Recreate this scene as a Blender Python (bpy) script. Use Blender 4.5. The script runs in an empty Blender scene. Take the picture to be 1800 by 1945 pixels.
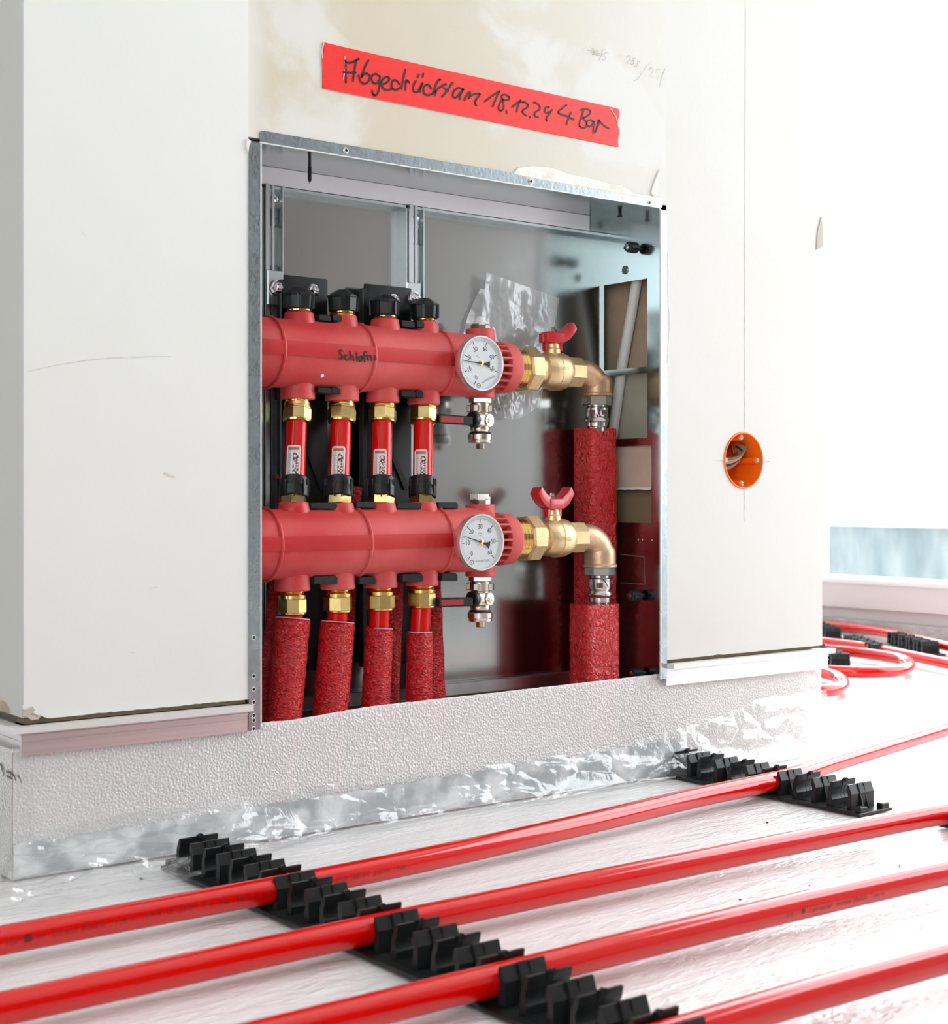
import bpy, bmesh, math, random
from mathutils import Vector, Matrix, noise
random.seed(7)
PI = math.pi
sc = bpy.context.scene
COL = sc.collection

# ---------------------------------------------------------------- camera
CAM = Vector((0.0, -1.269, 0.335))
FC, FS = 0.611, 0.79163            # forward direction of the level camera (x, y)
FPX = 2849.0                       # focal length in pixels for the 1800 px wide frame
HY = 940.0                         # horizon row
cd = bpy.data.cameras.new('camera')
cam = bpy.data.objects.new('camera', cd)
COL.objects.link(cam)
cam.location = CAM
cam.rotation_euler = (PI/2, 0, math.atan2(FS, FC) - PI/2)
cd.sensor_fit = 'HORIZONTAL'
cd.sensor_width = 36.0
cd.lens = FPX/1800*36
cd.shift_y = -(972.5-HY)/1800
cd.clip_start = 0.05
cd.dof.use_dof = True
cd.dof.focus_distance = 1.62
cd.dof.aperture_fstop = 13
sc.camera = cam

# ---------------------------------------------------------------- world, lights, exposure
w = bpy.data.worlds.new('sky'); sc.world = w
w.use_nodes = True
nt = w.node_tree
bg = nt.nodes['Background']
bg.inputs['Color'].default_value = (0.93, 0.97, 1.0, 1)
bg.inputs['Strength'].default_value = 3.4
sc.view_settings.view_transform = 'Standard'
sc.view_settings.look = 'None'
sc.view_settings.gamma = 1
sc.view_settings.use_curve_mapping = False
sc.view_settings.exposure = 1.0

def portal(loc, rot, sx, sy):
    l = bpy.data.lights.new('window_portal', 'AREA'); l.shape = 'RECTANGLE'; l.size = sx; l.size_y = sy
    l.cycles.is_portal = True
    o = bpy.data.objects.new('window_portal', l); COL.objects.link(o); o.location = loc; o.rotation_euler = rot
portal((3.12, 0.15, 1.25), (0, PI/2, 0), 2.3, 4.1)      # window side
portal((-2.45, -3.1, 1.35), (0, -PI/2, 0), 1.9, 1.8)    # far left opening

# ---------------------------------------------------------------- pixel helpers (turn measured picture points into world points)
def ray(px, py):
    u = (px-900)/FPX
    return Vector((FC+FS*u, FS-FC*u, (HY-py)/FPX))
def onY(px, py, Y):
    d = ray(px, py); return CAM + d*((Y-CAM.y)/d.y)
def onZ(px, py, Z=0.0):
    d = ray(px, py); return CAM + d*((Z-CAM.z)/d.z)
def onX(px, py, X):
    d = ray(px, py); return CAM + d*((X-CAM.x)/d.x)
def XA(px, Y): return onY(px, HY, Y).x
def ZA(px, py, Y): return onY(px, py, Y).z

# ---------------------------------------------------------------- geometry helpers
class G:
    def __init__(s): s.bm = bmesh.new()
    def box(s, x0, x1, y0, y1, z0, z1, M=None):
        vs = [Vector((x, y, z)) for x in (x0, x1) for y in (y0, y1) for z in (z0, z1)]
        if M: vs = [M @ v for v in vs]
        v = [s.bm.verts.new(p) for p in vs]
        for f in ((0,1,3,2),(4,6,7,5),(0,4,5,1),(2,3,7,6),(0,2,6,4),(1,5,7,3)):
            s.bm.faces.new([v[i] for i in f])
        return s
    def lathe(s, base, axis, prof, n=24, rot=0.0, cap=True, sq=1.0):
        base = Vector(base); a = Vector(axis).normalized()
        h = Vector((0, 0, 1)) if abs(a.z) < 0.9 else Vector((1, 0, 0))
        u = h.cross(a).normalized(); v = a.cross(u)
        rings = []
        for t, r in prof:
            c = base + a*t
            rings.append([s.bm.verts.new(c + (u*math.cos(rot+2*PI*i/n) + v*math.sin(rot+2*PI*i/n)*sq)*r) for i in range(n)])
        for A, B in zip(rings, rings[1:]):
            for i in range(n):
                s.bm.faces.new((A[i], A[(i+1) % n], B[(i+1) % n], B[i]))
        if cap:
            s.bm.faces.new(rings[0][::-1]); s.bm.faces.new(rings[-1])
        return s
    def cyl(s, p, q, r, n=20, r2=None, bev=0.0):
        p = Vector(p); q = Vector(q); L = (q-p).length; r2 = r if r2 is None else r2
        pr = [(0, r), (L, r2)] if not bev else [(0, r-bev), (bev, r), (L-bev, r2), (L, r2-bev)]
        return s.lathe(p, q-p, pr, n)
    def tube(s, pts, r, n=14, closed=False, cap=True):
        pts = [Vector(p) for p in pts]; m = len(pts); rings = []
        up = None
        for i, p in enumerate(pts):
            if closed: t = (pts[(i+1) % m]-pts[i-1]).normalized()
            else: t = (pts[min(i+1, m-1)]-pts[max(i-1, 0)]).normalized()
            if up is None:
                h = Vector((0, 0, 1)) if abs(t.z) < 0.9 else Vector((1, 0, 0))
                up = (h - t*h.dot(t)).normalized()
            else: up = (up - t*up.dot(t)).normalized()
            b = t.cross(up); rr = r[i] if isinstance(r, (list, tuple)) else r
            rings.append([s.bm.verts.new(p + (up*math.cos(2*PI*k/n)+b*math.sin(2*PI*k/n))*rr) for k in range(n)])
        for i in range(m if closed else m-1):
            A, B = rings[i], rings[(i+1) % m]
            for k in range(n): s.bm.faces.new((A[k], A[(k+1) % n], B[(k+1) % n], B[k]))
        if cap and not closed:
            s.bm.faces.new(rings[0][::-1]); s.bm.faces.new(rings[-1])
        return s
    def prism(s, poly, d):          # poly: list of 3D points, d: extrusion vector
        d = Vector(d); A = [s.bm.verts.new(Vector(p)) for p in poly]; B = [s.bm.verts.new(Vector(p)+d) for p in poly]
        n = len(A)
        s.bm.faces.new(A); s.bm.faces.new(B[::-1])
        for i in range(n): s.bm.faces.new((A[i], B[i], B[(i+1) % n], A[(i+1) % n]))
        return s
    def face(s, pts):
        s.bm.faces.new([s.bm.verts.new(Vector(p)) for p in pts]); return s
    def grid(s, nu, nv, fn):
        V = [[s.bm.verts.new(fn(i/nu, j/nv)) for j in range(nv+1)] for i in range(nu+1)]
        for i in range(nu):
            for j in range(nv): s.bm.faces.new((V[i][j], V[i+1][j], V[i+1][j+1], V[i][j+1]))
        return s
    def bevel(s, w, seg=2, ang=0.6):
        bmesh.ops.recalc_face_normals(s.bm, faces=s.bm.faces)
        ed = [e for e in s.bm.edges if len(e.link_faces) == 2 and e.calc_face_angle(0) > ang]
        if ed: bmesh.ops.bevel(s.bm, geom=ed, offset=w, segments=seg, profile=0.6, affect='EDGES', clamp_overlap=True)
        return s

def wloc(o):
    v = Vector((0, 0, 0))
    while o: v = v + Vector(o.location); o = o.parent
    return v
def obj(name, g, m, parent=None, sharp=0.55, recalc=True, flat=False):
    bm = g.bm if isinstance(g, G) else g
    if recalc: bmesh.ops.recalc_face_normals(bm, faces=bm.faces)
    if parent is not None: bmesh.ops.translate(bm, verts=bm.verts, vec=-wloc(parent))
    me = bpy.data.meshes.new(name); bm.to_mesh(me); bm.free()
    if not flat:
        for p in me.polygons: p.use_smooth = True
        me.set_sharp_from_angle(angle=sharp)
    me.materials.append(m)
    o = bpy.data.objects.new(name, me); COL.objects.link(o)
    if parent is not None: o.parent = parent
    return o
def thing(name, label, cat, loc, group=None):
    o = bpy.data.objects.new(name, None); COL.objects.link(o); o.location = loc
    o.empty_display_size = 0.02
    o['label'] = label; o['category'] = cat
    if group: o['group'] = group
    return o
def tag(o, label, cat, group=None):
    o['label'] = label; o['category'] = cat
    if group: o['group'] = group
    return o
def struct(o): o['kind'] = 'structure'; return o

# ---------------------------------------------------------------- materials
def mat(name, col, rough=0.5, metal=0.0, col2=None, nscale=8.0, nlo=0.4, nhi=0.7, bump=None, coat=0.0,
        coatr=0.1, rvar=0.0, spec=0.5, stretch=None, trans=0.0, detail=6, sheen=0.0):
    m = bpy.data.materials.new(name); m.use_nodes = True
    t = m.node_tree; N = t.nodes; L = t.links; b = N['Principled BSDF']
    b.inputs['Base Color'].default_value = (*col, 1); b.inputs['Roughness'].default_value = rough
    b.inputs['Metallic'].default_value = metal; b.inputs['Specular IOR Level'].default_value = spec
    b.inputs['Coat Weight'].default_value = coat; b.inputs['Coat Roughness'].default_value = coatr
    b.inputs['Transmission Weight'].default_value = trans
    b.inputs['Sheen Weight'].default_value = sheen
    tc = N.new('ShaderNodeTexCoord'); mp = N.new('ShaderNodeMapping'); L.new(tc.outputs['Object'], mp.inputs['Vector'])
    if stretch: mp.inputs['Scale'].default_value = stretch
    if col2 is not None or rvar:
        n = N.new('ShaderNodeTexNoise'); n.inputs['Scale'].default_value = nscale; n.inputs['Detail'].default_value = detail
        L.new(mp.outputs[0], n.inputs['Vector'])
        mr = N.new('ShaderNodeMapRange'); mr.inputs[1].default_value = nlo; mr.inputs[2].default_value = nhi
        L.new(n.outputs['Fac'], mr.inputs[0])
        if col2 is not None:
            mx = N.new('ShaderNodeMix'); mx.data_type = 'RGBA'
            mx.inputs[6].default_value = (*col, 1); mx.inputs[7].default_value = (*col2, 1)
            L.new(mr.outputs[0], mx.inputs[0]); L.new(mx.outputs[2], b.inputs['Base Color'])
        if rvar:
            r2 = N.new('ShaderNodeMapRange'); r2.inputs[3].default_value = rough; r2.inputs[4].default_value = rough+rvar
            L.new(mr.outputs[0], r2.inputs[0]); L.new(r2.outputs[0], b.inputs['Roughness'])
    if bump:
        prev = None
        for kind, scale, dist in bump:
            if kind == 'noise':
                x = N.new('ShaderNodeTexNoise'); x.inputs['Scale'].default_value = scale; x.inputs['Detail'].default_value = 5; out = x.outputs['Fac']
            elif kind == 'cell':
                x = N.new('ShaderNodeTexVoronoi'); x.inputs['Scale'].default_value = scale; out = x.outputs['Distance']
            elif kind == 'crack':
                x = N.new('ShaderNodeTexVoronoi'); x.feature = 'DISTANCE_TO_EDGE'; x.inputs['Scale'].default_value = scale
                cr = N.new('ShaderNodeMapRange'); cr.inputs[2].default_value = 0.12; L.new(x.outputs['Distance'], cr.inputs[0]); out = cr.outputs[0]
            elif kind == 'wrinkle':
                x = N.new('ShaderNodeTexNoise'); x.inputs['Scale'].default_value = scale; x.inputs['Detail'].default_value = 3
                x.inputs['Distortion'].default_value = 1.2
                cr = N.new('ShaderNodeMath'); cr.operation = 'SUBTRACT'; cr.inputs[1].default_value = 0.5; L.new(x.outputs['Fac'], cr.inputs[0])
                ab = N.new('ShaderNodeMath'); ab.operation = 'ABSOLUTE'; L.new(cr.outputs[0], ab.inputs[0]); out = ab.outputs[0]
            L.new(mp.outputs[0], x.inputs['Vector'])
            bp = N.new('ShaderNodeBump'); bp.inputs['Strength'].default_value = 1.0; bp.inputs['Distance'].default_value = dist
            L.new(out, bp.inputs['Height'])
            if prev: L.new(prev, bp.inputs['Normal'])
            prev = bp.outputs[0]
        L.new(prev, b.inputs['Normal'])
        if coat: L.new(prev, b.inputs['Coat Normal'])
    return m
def clearfilm(name, tint=(1, 1, 1), opac=0.15, gloss=0.25, rough=0.12, bump=(), white=(0.9, 0.9, 0.92), stretch=None, translucent=0.0):
    m = bpy.data.materials.new(name); m.use_nodes = True
    t = m.node_tree; N = t.nodes; L = t.links; N.remove(N['Principled BSDF']); out = N['Material Output']
    tr = N.new('ShaderNodeBsdfTransparent'); tr.inputs[0].default_value = (*tint, 1)
    gl = N.new('ShaderNodeBsdfGlossy'); gl.inputs['Roughness'].default_value = rough
    df = N.new('ShaderNodeBsdfDiffuse'); df.inputs[0].default_value = (*white, 1)
    tl = N.new('ShaderNodeBsdfTranslucent'); tl.inputs[0].default_value = (*white, 1)
    md = N.new('ShaderNodeMixShader'); md.inputs[0].default_value = translucent; L.new(df.outputs[0], md.inputs[1]); L.new(tl.outputs[0], md.inputs[2])
    m1 = N.new('ShaderNodeMixShader'); m1.inputs[0].default_value = opac; L.new(tr.outputs[0], m1.inputs[1]); L.new(md.outputs[0], m1.inputs[2])
    # same reflectance on both sides of the thin sheet: f0 + (1-f0)(1-|N.I|)^5
    geo = N.new('ShaderNodeNewGeometry'); fr = N.new('ShaderNodeBump'); fr.inputs['Strength'].default_value = 0.0
    dt = N.new('ShaderNodeVectorMath'); dt.operation = 'DOT_PRODUCT'; L.new(geo.outputs['Incoming'], dt.inputs[0]); L.new(fr.outputs[0], dt.inputs[1])
    ab = N.new('ShaderNodeMath'); ab.operation = 'ABSOLUTE'; L.new(dt.outputs['Value'], ab.inputs[0])
    om = N.new('ShaderNodeMath'); om.operation = 'SUBTRACT'; om.inputs[0].default_value = 1.0; L.new(ab.outputs[0], om.inputs[1]); om.use_clamp = True
    pw = N.new('ShaderNodeMath'); pw.operation = 'POWER'; pw.inputs[1].default_value = 5.0; L.new(om.outputs[0], pw.inputs[0])
    ad = N.new('ShaderNodeMath'); ad.operation = 'MULTIPLY_ADD'; ad.inputs[1].default_value = 0.9; ad.inputs[2].default_value = gloss*0.3; ad.use_clamp = True
    L.new(pw.outputs[0], ad.inputs[0])
    m2 = N.new('ShaderNodeMixShader'); L.new(ad.outputs[0], m2.inputs[0]); L.new(m1.outputs[0], m2.inputs[1]); L.new(gl.outputs[0], m2.inputs[2])
    L.new(m2.outputs[0], out.inputs[0])
    tc = N.new('ShaderNodeTexCoord'); mp = N.new('ShaderNodeMapping'); L.new(tc.outputs['Object'], mp.inputs['Vector'])
    if stretch: mp.inputs['Scale'].default_value = stretch
    prev = None
    for kind, scale, dist in bump:
        x = N.new('ShaderNodeTexVoronoi' if kind == 'cell' else 'ShaderNodeTexNoise'); x.inputs['Scale'].default_value = scale
        if kind == 'noise': x.inputs['Detail'].default_value = 4; x.inputs['Distortion'].default_value = 0.8
        L.new(mp.outputs[0], x.inputs['Vector'])
        bp = N.new('ShaderNodeBump'); bp.inputs['Distance'].default_value = dist
        L.new(x.outputs['Distance'] if kind == 'cell' else x.outputs['Fac'], bp.inputs['Height'])
        if prev: L.new(prev, bp.inputs['Normal'])
        prev = bp.outputs[0]
    if prev:
        for nd in (gl, df, tl, fr): L.new(prev, nd.inputs['Normal'])
    return m

M = {}
M['board_white'] = mat('board_white', (0.80, 0.81, 0.77), 0.85, col2=(0.83, 0.84, 0.81), nscale=3, bump=[('noise', 160, 0.00012), ('noise', 9, 0.0006)])
M['board_cream'] = mat('board_cream', (0.74, 0.73, 0.685), 0.85, col2=(0.76, 0.755, 0.73), nscale=3, bump=[('noise', 160, 0.00012), ('noise', 9, 0.0006)])
# gypsum with smeared white filler over beige paper: filler everywhere except above the cabinet
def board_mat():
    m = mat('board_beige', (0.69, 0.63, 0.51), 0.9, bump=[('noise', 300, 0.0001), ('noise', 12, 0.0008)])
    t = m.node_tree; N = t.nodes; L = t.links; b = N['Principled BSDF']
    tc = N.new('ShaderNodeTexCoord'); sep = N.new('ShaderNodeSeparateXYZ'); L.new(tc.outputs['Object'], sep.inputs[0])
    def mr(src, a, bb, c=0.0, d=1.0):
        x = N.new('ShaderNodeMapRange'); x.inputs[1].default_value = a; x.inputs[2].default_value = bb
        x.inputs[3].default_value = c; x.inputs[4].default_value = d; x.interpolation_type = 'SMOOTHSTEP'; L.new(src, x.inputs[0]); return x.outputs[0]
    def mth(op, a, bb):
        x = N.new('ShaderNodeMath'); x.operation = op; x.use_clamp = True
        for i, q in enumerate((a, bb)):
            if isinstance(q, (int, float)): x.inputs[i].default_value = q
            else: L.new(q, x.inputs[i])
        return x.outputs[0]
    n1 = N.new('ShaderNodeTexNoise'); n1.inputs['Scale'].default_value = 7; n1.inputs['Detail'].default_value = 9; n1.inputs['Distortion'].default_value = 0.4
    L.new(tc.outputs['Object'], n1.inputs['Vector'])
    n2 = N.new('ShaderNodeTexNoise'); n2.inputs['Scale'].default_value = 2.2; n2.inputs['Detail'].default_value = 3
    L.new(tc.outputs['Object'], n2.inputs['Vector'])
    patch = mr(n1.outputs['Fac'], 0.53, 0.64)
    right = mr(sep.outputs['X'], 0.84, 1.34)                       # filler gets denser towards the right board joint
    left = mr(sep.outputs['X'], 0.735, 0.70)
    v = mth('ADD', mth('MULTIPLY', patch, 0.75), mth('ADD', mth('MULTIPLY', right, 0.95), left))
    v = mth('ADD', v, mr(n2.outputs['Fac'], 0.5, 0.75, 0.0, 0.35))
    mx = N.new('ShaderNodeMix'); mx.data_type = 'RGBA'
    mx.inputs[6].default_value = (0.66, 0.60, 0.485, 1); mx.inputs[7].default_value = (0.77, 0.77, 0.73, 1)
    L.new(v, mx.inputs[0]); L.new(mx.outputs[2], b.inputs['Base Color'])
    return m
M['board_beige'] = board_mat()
M['gyps_core'] = mat('gyps_core', (0.42, 0.35, 0.26), 0.95, col2=(0.62, 0.56, 0.48), nscale=40, bump=[('noise', 120, 0.001)])
M['filler'] = mat('filler', (0.86, 0.84, 0.79), 0.8, col2=(0.74, 0.66, 0.55), nscale=30, nlo=0.55, nhi=0.75, bump=[('noise', 60, 0.002)])
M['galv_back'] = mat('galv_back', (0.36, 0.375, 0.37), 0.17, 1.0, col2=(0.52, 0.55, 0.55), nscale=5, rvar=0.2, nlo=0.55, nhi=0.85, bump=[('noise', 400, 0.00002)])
M['galv'] = mat('galv', (0.46, 0.56, 0.58), 0.16, 1.0, col2=(0.58, 0.67, 0.68), nscale=7, rvar=0.16, nlo=0.52, nhi=0.85, bump=[('noise', 400, 0.00002)])
M['galv_frame'] = mat('galv_frame', (0.42, 0.49, 0.52), 0.24, 1.0, col2=(0.30, 0.36, 0.40), nscale=60, rvar=0.12, bump=[('noise', 260, 0.0002)])
M['galv_rail'] = mat('galv_rail', (0.62, 0.67, 0.68), 0.3, 1.0, col2=(0.5, 0.56, 0.57), nscale=30, stretch=(1, 1, 0.1))
M['reflection_strip'] = mat('reflection_strip', (0.84, 0.83, 0.86), 0.3, 0.3)  # bright reflection on the top strip put into its base colour
M['red_clean'] = mat('red_clean', (0.46, 0.006, 0.008), 0.4, col2=(0.52, 0.02, 0.02), nscale=9, bump=[('noise', 500, 0.0001)])
M['red_pl'] = mat('red_pl', (0.54, 0.014, 0.016), 0.42, col2=(0.66, 0.11, 0.10), nscale=8, nlo=0.38, nhi=0.70, bump=[('noise', 500, 0.00012)], rvar=0.2, sheen=0.08)
M['red_pipe'] = mat('red_pipe', (0.66, 0.0015, 0.001), 0.08, spec=0.5, coat=0.25, coatr=0.02, bump=[('noise', 18, 0.00004)])
M['red_tube'] = mat('red_tube', (0.62, 0.005, 0.004), 0.14, spec=0.4)
M['red_lever'] = mat('red_lever', (0.52, 0.014, 0.02), 0.3, coat=0.3)
M['red_dark'] = mat('red_dark', (0.30, 0.008, 0.01), 0.4)
M['sleeve'] = mat('sleeve', (0.64, 0.010, 0.014), 0.24, col2=(0.68, 0.04, 0.04), nscale=25, nlo=0.5, nhi=0.8, bump=[('wrinkle', 120, 0.007), ('cell', 300, 0.0016)], stretch=(1, 1, 2.0))
M['sleeve_hex'] = mat('sleeve_hex', (0.52, 0.010, 0.014), 0.22, col2=(0.60, 0.03, 0.03), nscale=20, bump=[('crack', 88, 0.0009), ('wrinkle', 90, 0.007)])
M['screw_grey'] = mat('screw_grey', (0.55, 0.55, 0.52), 0.5, 0.3)
M['sleeve_foam'] = mat('sleeve_foam', (0.62, 0.42, 0.5), 0.9)
M['brass'] = mat('brass', (0.83, 0.58, 0.20), 0.2, 1.0, bump=[('noise', 300, 0.00005)])
M['brass_hex'] = mat('brass_hex', (0.66, 0.52, 0.22), 0.33, 1.0, col2=(0.54, 0.42, 0.17), nscale=80)
M['brass_cast'] = mat('brass_cast', (0.72, 0.56, 0.32), 0.42, 0.9, col2=(0.62, 0.47, 0.25), nscale=60, bump=[('noise', 420, 0.0003)])
M['bronze'] = mat('bronze', (0.50, 0.30, 0.18), 0.42, 0.8, col2=(0.60, 0.40, 0.26), nscale=40, bump=[('noise', 420, 0.0003)])
M['bronze_pale'] = mat('bronze_pale', (0.66, 0.48, 0.32), 0.42, 0.8, col2=(0.58, 0.40, 0.26), nscale=40, bump=[('noise', 420, 0.0003)])
M['nickel'] = mat('nickel', (0.74, 0.69, 0.61), 0.24, 1.0)
M['steel'] = mat('steel', (0.62, 0.62, 0.60), 0.22, 1.0, col2=(0.5, 0.5, 0.48), nscale=30)
M['chrome'] = mat('chrome', (0.78, 0.78, 0.80), 0.12, 1.0)
M['bezel'] = mat('bezel', (0.80, 0.80, 0.81), 0.28, 0.85)
M['black'] = mat('black', (0.008, 0.009, 0.0095), 0.36, spec=0.35, col2=(0.016, 0.018, 0.018), nscale=30, bump=[('noise', 300, 0.0001)])
M['black_dusty'] = mat('black_dusty', (0.009, 0.0095, 0.011), 0.5, spec=0.3, col2=(0.035, 0.037, 0.041), nscale=20, nlo=0.5, nhi=0.9)
M['black_dark'] = mat('black_dark', (0.008, 0.008, 0.009), 0.6)
M['ink'] = mat('ink', (0.012, 0.004, 0.006), 0.45)
M['ink_red'] = mat('ink_red', (0.16, 0.003, 0.004), 0.4)
M['ink_grey'] = mat('ink_grey', (0.10, 0.10, 0.11), 0.5)
M['ink_blue'] = mat('ink_blue', (0.25, 0.33, 0.42), 0.5)
M['pencil'] = mat('pencil', (0.42, 0.42, 0.37), 0.8, col2=(0.72, 0.72, 0.66), nscale=90, nlo=0.4, nhi=0.65)
M['white_pl'] = mat('white_pl', (0.80, 0.80, 0.76), 0.4)
M['dial'] = mat('dial', (0.70, 0.74, 0.76), 0.6)
M['tape'] = mat('tape', (0.86, 0.018, 0.012), 0.42, bump=[('noise', 90, 0.0002)], stretch=(1, 1, 8))
M['orange'] = mat('orange', (0.97, 0.19, 0.006), 0.35, col2=(0.92, 0.14, 0.004), nscale=15)
M['fibre'] = mat('fibre', (0.42, 0.31, 0.22), 0.9, col2=(0.33, 0.25, 0.17), nscale=30)
M['olive'] = mat('olive', (0.42, 0.41, 0.31), 0.9, col2=(0.36, 0.35, 0.26), nscale=30)
M['cardboard'] = mat('cardboard', (0.52, 0.40, 0.32), 0.9, col2=(0.58, 0.46, 0.37), nscale=30)
M['shade_brown'] = mat('shade_brown', (0.27, 0.2, 0.12), 0.9)  # shade of the recess and the leg gap put into the colour
M['alu'] = mat('alu', (0.78, 0.76, 0.76), 0.3, 0.75, col2=(0.70, 0.68, 0.68), nscale=6, stretch=(1, 1, 40))
M['lip'] = mat('lip', (0.80, 0.81, 0.78), 0.35, 0.2)
M['concrete'] = mat('concrete', (0.16, 0.112, 0.078), 0.9, col2=(0.12, 0.085, 0.062), nscale=4, bump=[('noise', 30, 0.003)])
M['plaster'] = mat('plaster', (0.84, 0.83, 0.81), 0.9)
M['sillpaint'] = mat('sillpaint', (0.78, 0.72, 0.73), 0.6)
M['frame_white'] = mat('frame_white', (0.85, 0.85, 0.85), 0.5)
M['greyfoam'] = mat('greyfoam', (0.52, 0.47, 0.47), 0.8, col2=(0.38, 0.36, 0.36), nscale=30, bump=[('cell', 120, 0.003)])
M['parapet'] = mat('parapet', (0.24, 0.32, 0.35), 0.5, col2=(0.44, 0.52, 0.53), nscale=4, nlo=0.35, nhi=0.7, stretch=(1, 4, 1.2))
M['slab'] = mat('slab', (0.6, 0.6, 0.58), 0.9)
M['floorfilm'] = mat('floorfilm', (0.92, 0.92, 0.92), 0.3, col2=(0.85, 0.83, 0.82), nscale=3.0, nlo=0.45, nhi=0.8, coat=0.7, coatr=0.16,
                     bump=[('noise', 14, 0.003), ('wrinkle', 30, 0.003), ('noise', 90, 0.0006)], stretch=(1, 4, 1), rvar=0.15)
M['foam'] = clearfilm('foam', opac=0.78, gloss=0.34, rough=0.14, bump=(('cell', 400, 0.0011),), white=(0.97, 0.97, 0.97), translucent=0.12)
M['skirt'] = clearfilm('skirt', opac=0.14, gloss=0.34, rough=0.05, bump=(('noise', 60, 0.001),), white=(0.9, 0.9, 0.92), translucent=0.2)
M['bag'] = clearfilm('bag', opac=0.34, gloss=0.26, rough=0.12, bump=(('noise', 9, 0.005),), white=(0.8, 0.82, 0.84), translucent=0.3)
M['glass'] = clearfilm('glass', opac=0.0, gloss=0.05, rough=0.01)
M['scale_clear'] = mat('scale_clear', (0.72, 0.68, 0.67), 0.25, coat=0.6)
def label_mat():
    m = mat('label_print', (0.72, 0.69, 0.68), 0.25, coat=0.5)
    t = m.node_tree; N = t.nodes; L = t.links; b = N['Principled BSDF']
    tc = N.new('ShaderNodeTexCoord'); n = N.new('ShaderNodeTexNoise'); n.inputs['Scale'].default_value = 520; n.inputs['Detail'].default_value = 2
    L.new(tc.outputs['Object'], n.inputs['Vector'])
    r = N.new('ShaderNodeValToRGB'); e = r.color_ramp.elements
    e[0].position = 0.44; e[0].color = (0.05, 0.02, 0.02, 1); e[1].position = 0.56; e[1].color = (0.76, 0.73, 0.72, 1)
    x = r.color_ramp.elements.new(0.49); x.color = (0.45, 0.18, 0.16, 1)
    L.new(n.outputs['Fac'], r.inputs[0]); L.new(r.outputs[0], b.inputs['Base Color'])
    return m
M['label_print'] = label_mat()

# ================================================================ text / strokes
def text2d(s, size, align='LEFT'):
    cu = bpy.data.curves.new('t', 'FONT'); cu.body = s; cu.size = size; cu.align_x = align; cu.align_y = 'CENTER'
    cu.resolution_u = 2
    o = bpy.data.objects.new('t', cu); COL.objects.link(o)
    dg = bpy.context.evaluated_depsgraph_get()
    me = bpy.data.meshes.new_from_object(o.evaluated_get(dg))
    vs = [(v.co.x, v.co.y) for v in me.vertices]; fs = [tuple(p.vertices) for p in me.polygons]
    bpy.data.objects.remove(o); bpy.data.curves.remove(cu); bpy.data.meshes.remove(me)
    return vs, fs
def add_text(g, s, size, fn, align='LEFT'):
    vs, fs = text2d(s, size, align)
    V = [g.bm.verts.new(fn(x, y)) for x, y in vs]
    for f in fs:
        try: g.bm.faces.new([V[i] for i in f])
        except ValueError: pass
def ribbon(g, pts, wd, nrm):
    """flat pen stroke through 3D points; nrm(p) gives the surface normal"""
    pts = [Vector(p) for p in pts]
    for a, b in zip(pts, pts[1:]):
        d = (b-a)
        if d.length < 1e-6: continue
        n = nrm(a); sd = n.cross(d.normalized())*wd/2
        g.face([a-sd, b-sd, b+sd, a+sd])
    for p in pts:
        n = nrm(p); h = Vector((0, 0, 1)) if abs(n.z) < 0.9 else Vector((1, 0, 0)); u = h.cross(n).normalized(); v = n.cross(u)
        g.face([p+(u*math.cos(k*PI/3)+v*math.sin(k*PI/3))*wd*0.5+n*0.00003 for k in range(6)])
def smooth(pts, k=3):
    if len(pts) < 3: return pts
    out = []
    P = [pts[0]]+list(pts)+[pts[-1]]
    for i in range(1, len(P)-2):
        p0, p1, p2, p3 = P[i-1], P[i], P[i+1], P[i+2]
        for j in range(k):
            t = j/k
            out.append(tuple(0.5*((2*p1[a])+(-p0[a]+p2[a])*t+(2*p0[a]-5*p1[a]+4*p2[a]-p3[a])*t*t+(-p0[a]+3*p1[a]-3*p2[a]+p3[a])*t**3) for a in range(len(p1))))
    out.append(pts[-1]); return out

# ================================================================ THE SETTING
XL, XR = 0.485, 1.552            # pillar left and right faces
ZB = 0.139                       # bottom edge of the boards
OX0, OX1, OZ1 = 0.7065, 1.2675, 0.674   # cabinet opening
TOP = 2.5
struct(obj('floor', G().box(-2.6, 3.1, -4.1, 2.6, -0.12, -0.012), M['slab']))
struct(obj('ceiling', G().box(-2.6, 3.1, -4.1, 2.6, 2.5, 2.6), M['plaster']))
struct(obj('wall_back', G().box(-2.6, 3.1, -4.1, -4.0, -0.012, 2.5), M['concrete']))
struct(obj('wall_far', G().box(-2.6, 3.1, 2.5, 2.6, -0.012, 2.5), M['plaster']))
g = G(); g.box(-2.6, -2.5, -4.0, -3.99, -0.012, 2.5).box(-2.6, -2.5, -2.2, 2.5, -0.012, 2.5).box(-2.6, -2.5, -3.99, -2.2, -0.012, 0.4).box(-2.6, -2.5, -3.99, -2.2, 2.3, 2.5)
struct(obj('wall_left', g, M['plaster']))
g = G(); g.box(3.0, 3.1, -4.0, -1.9, -0.012, 2.5).box(3.0, 3.1, 2.2, 2.5, -0.012, 2.5).box(3.0, 3.1, -1.9, 2.2, -0.012, 0.058).box(3.0, 3.1, -1.9, 2.2, 2.4, 2.5)
struct(obj('wall_right', g, M['sillpaint']))
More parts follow.
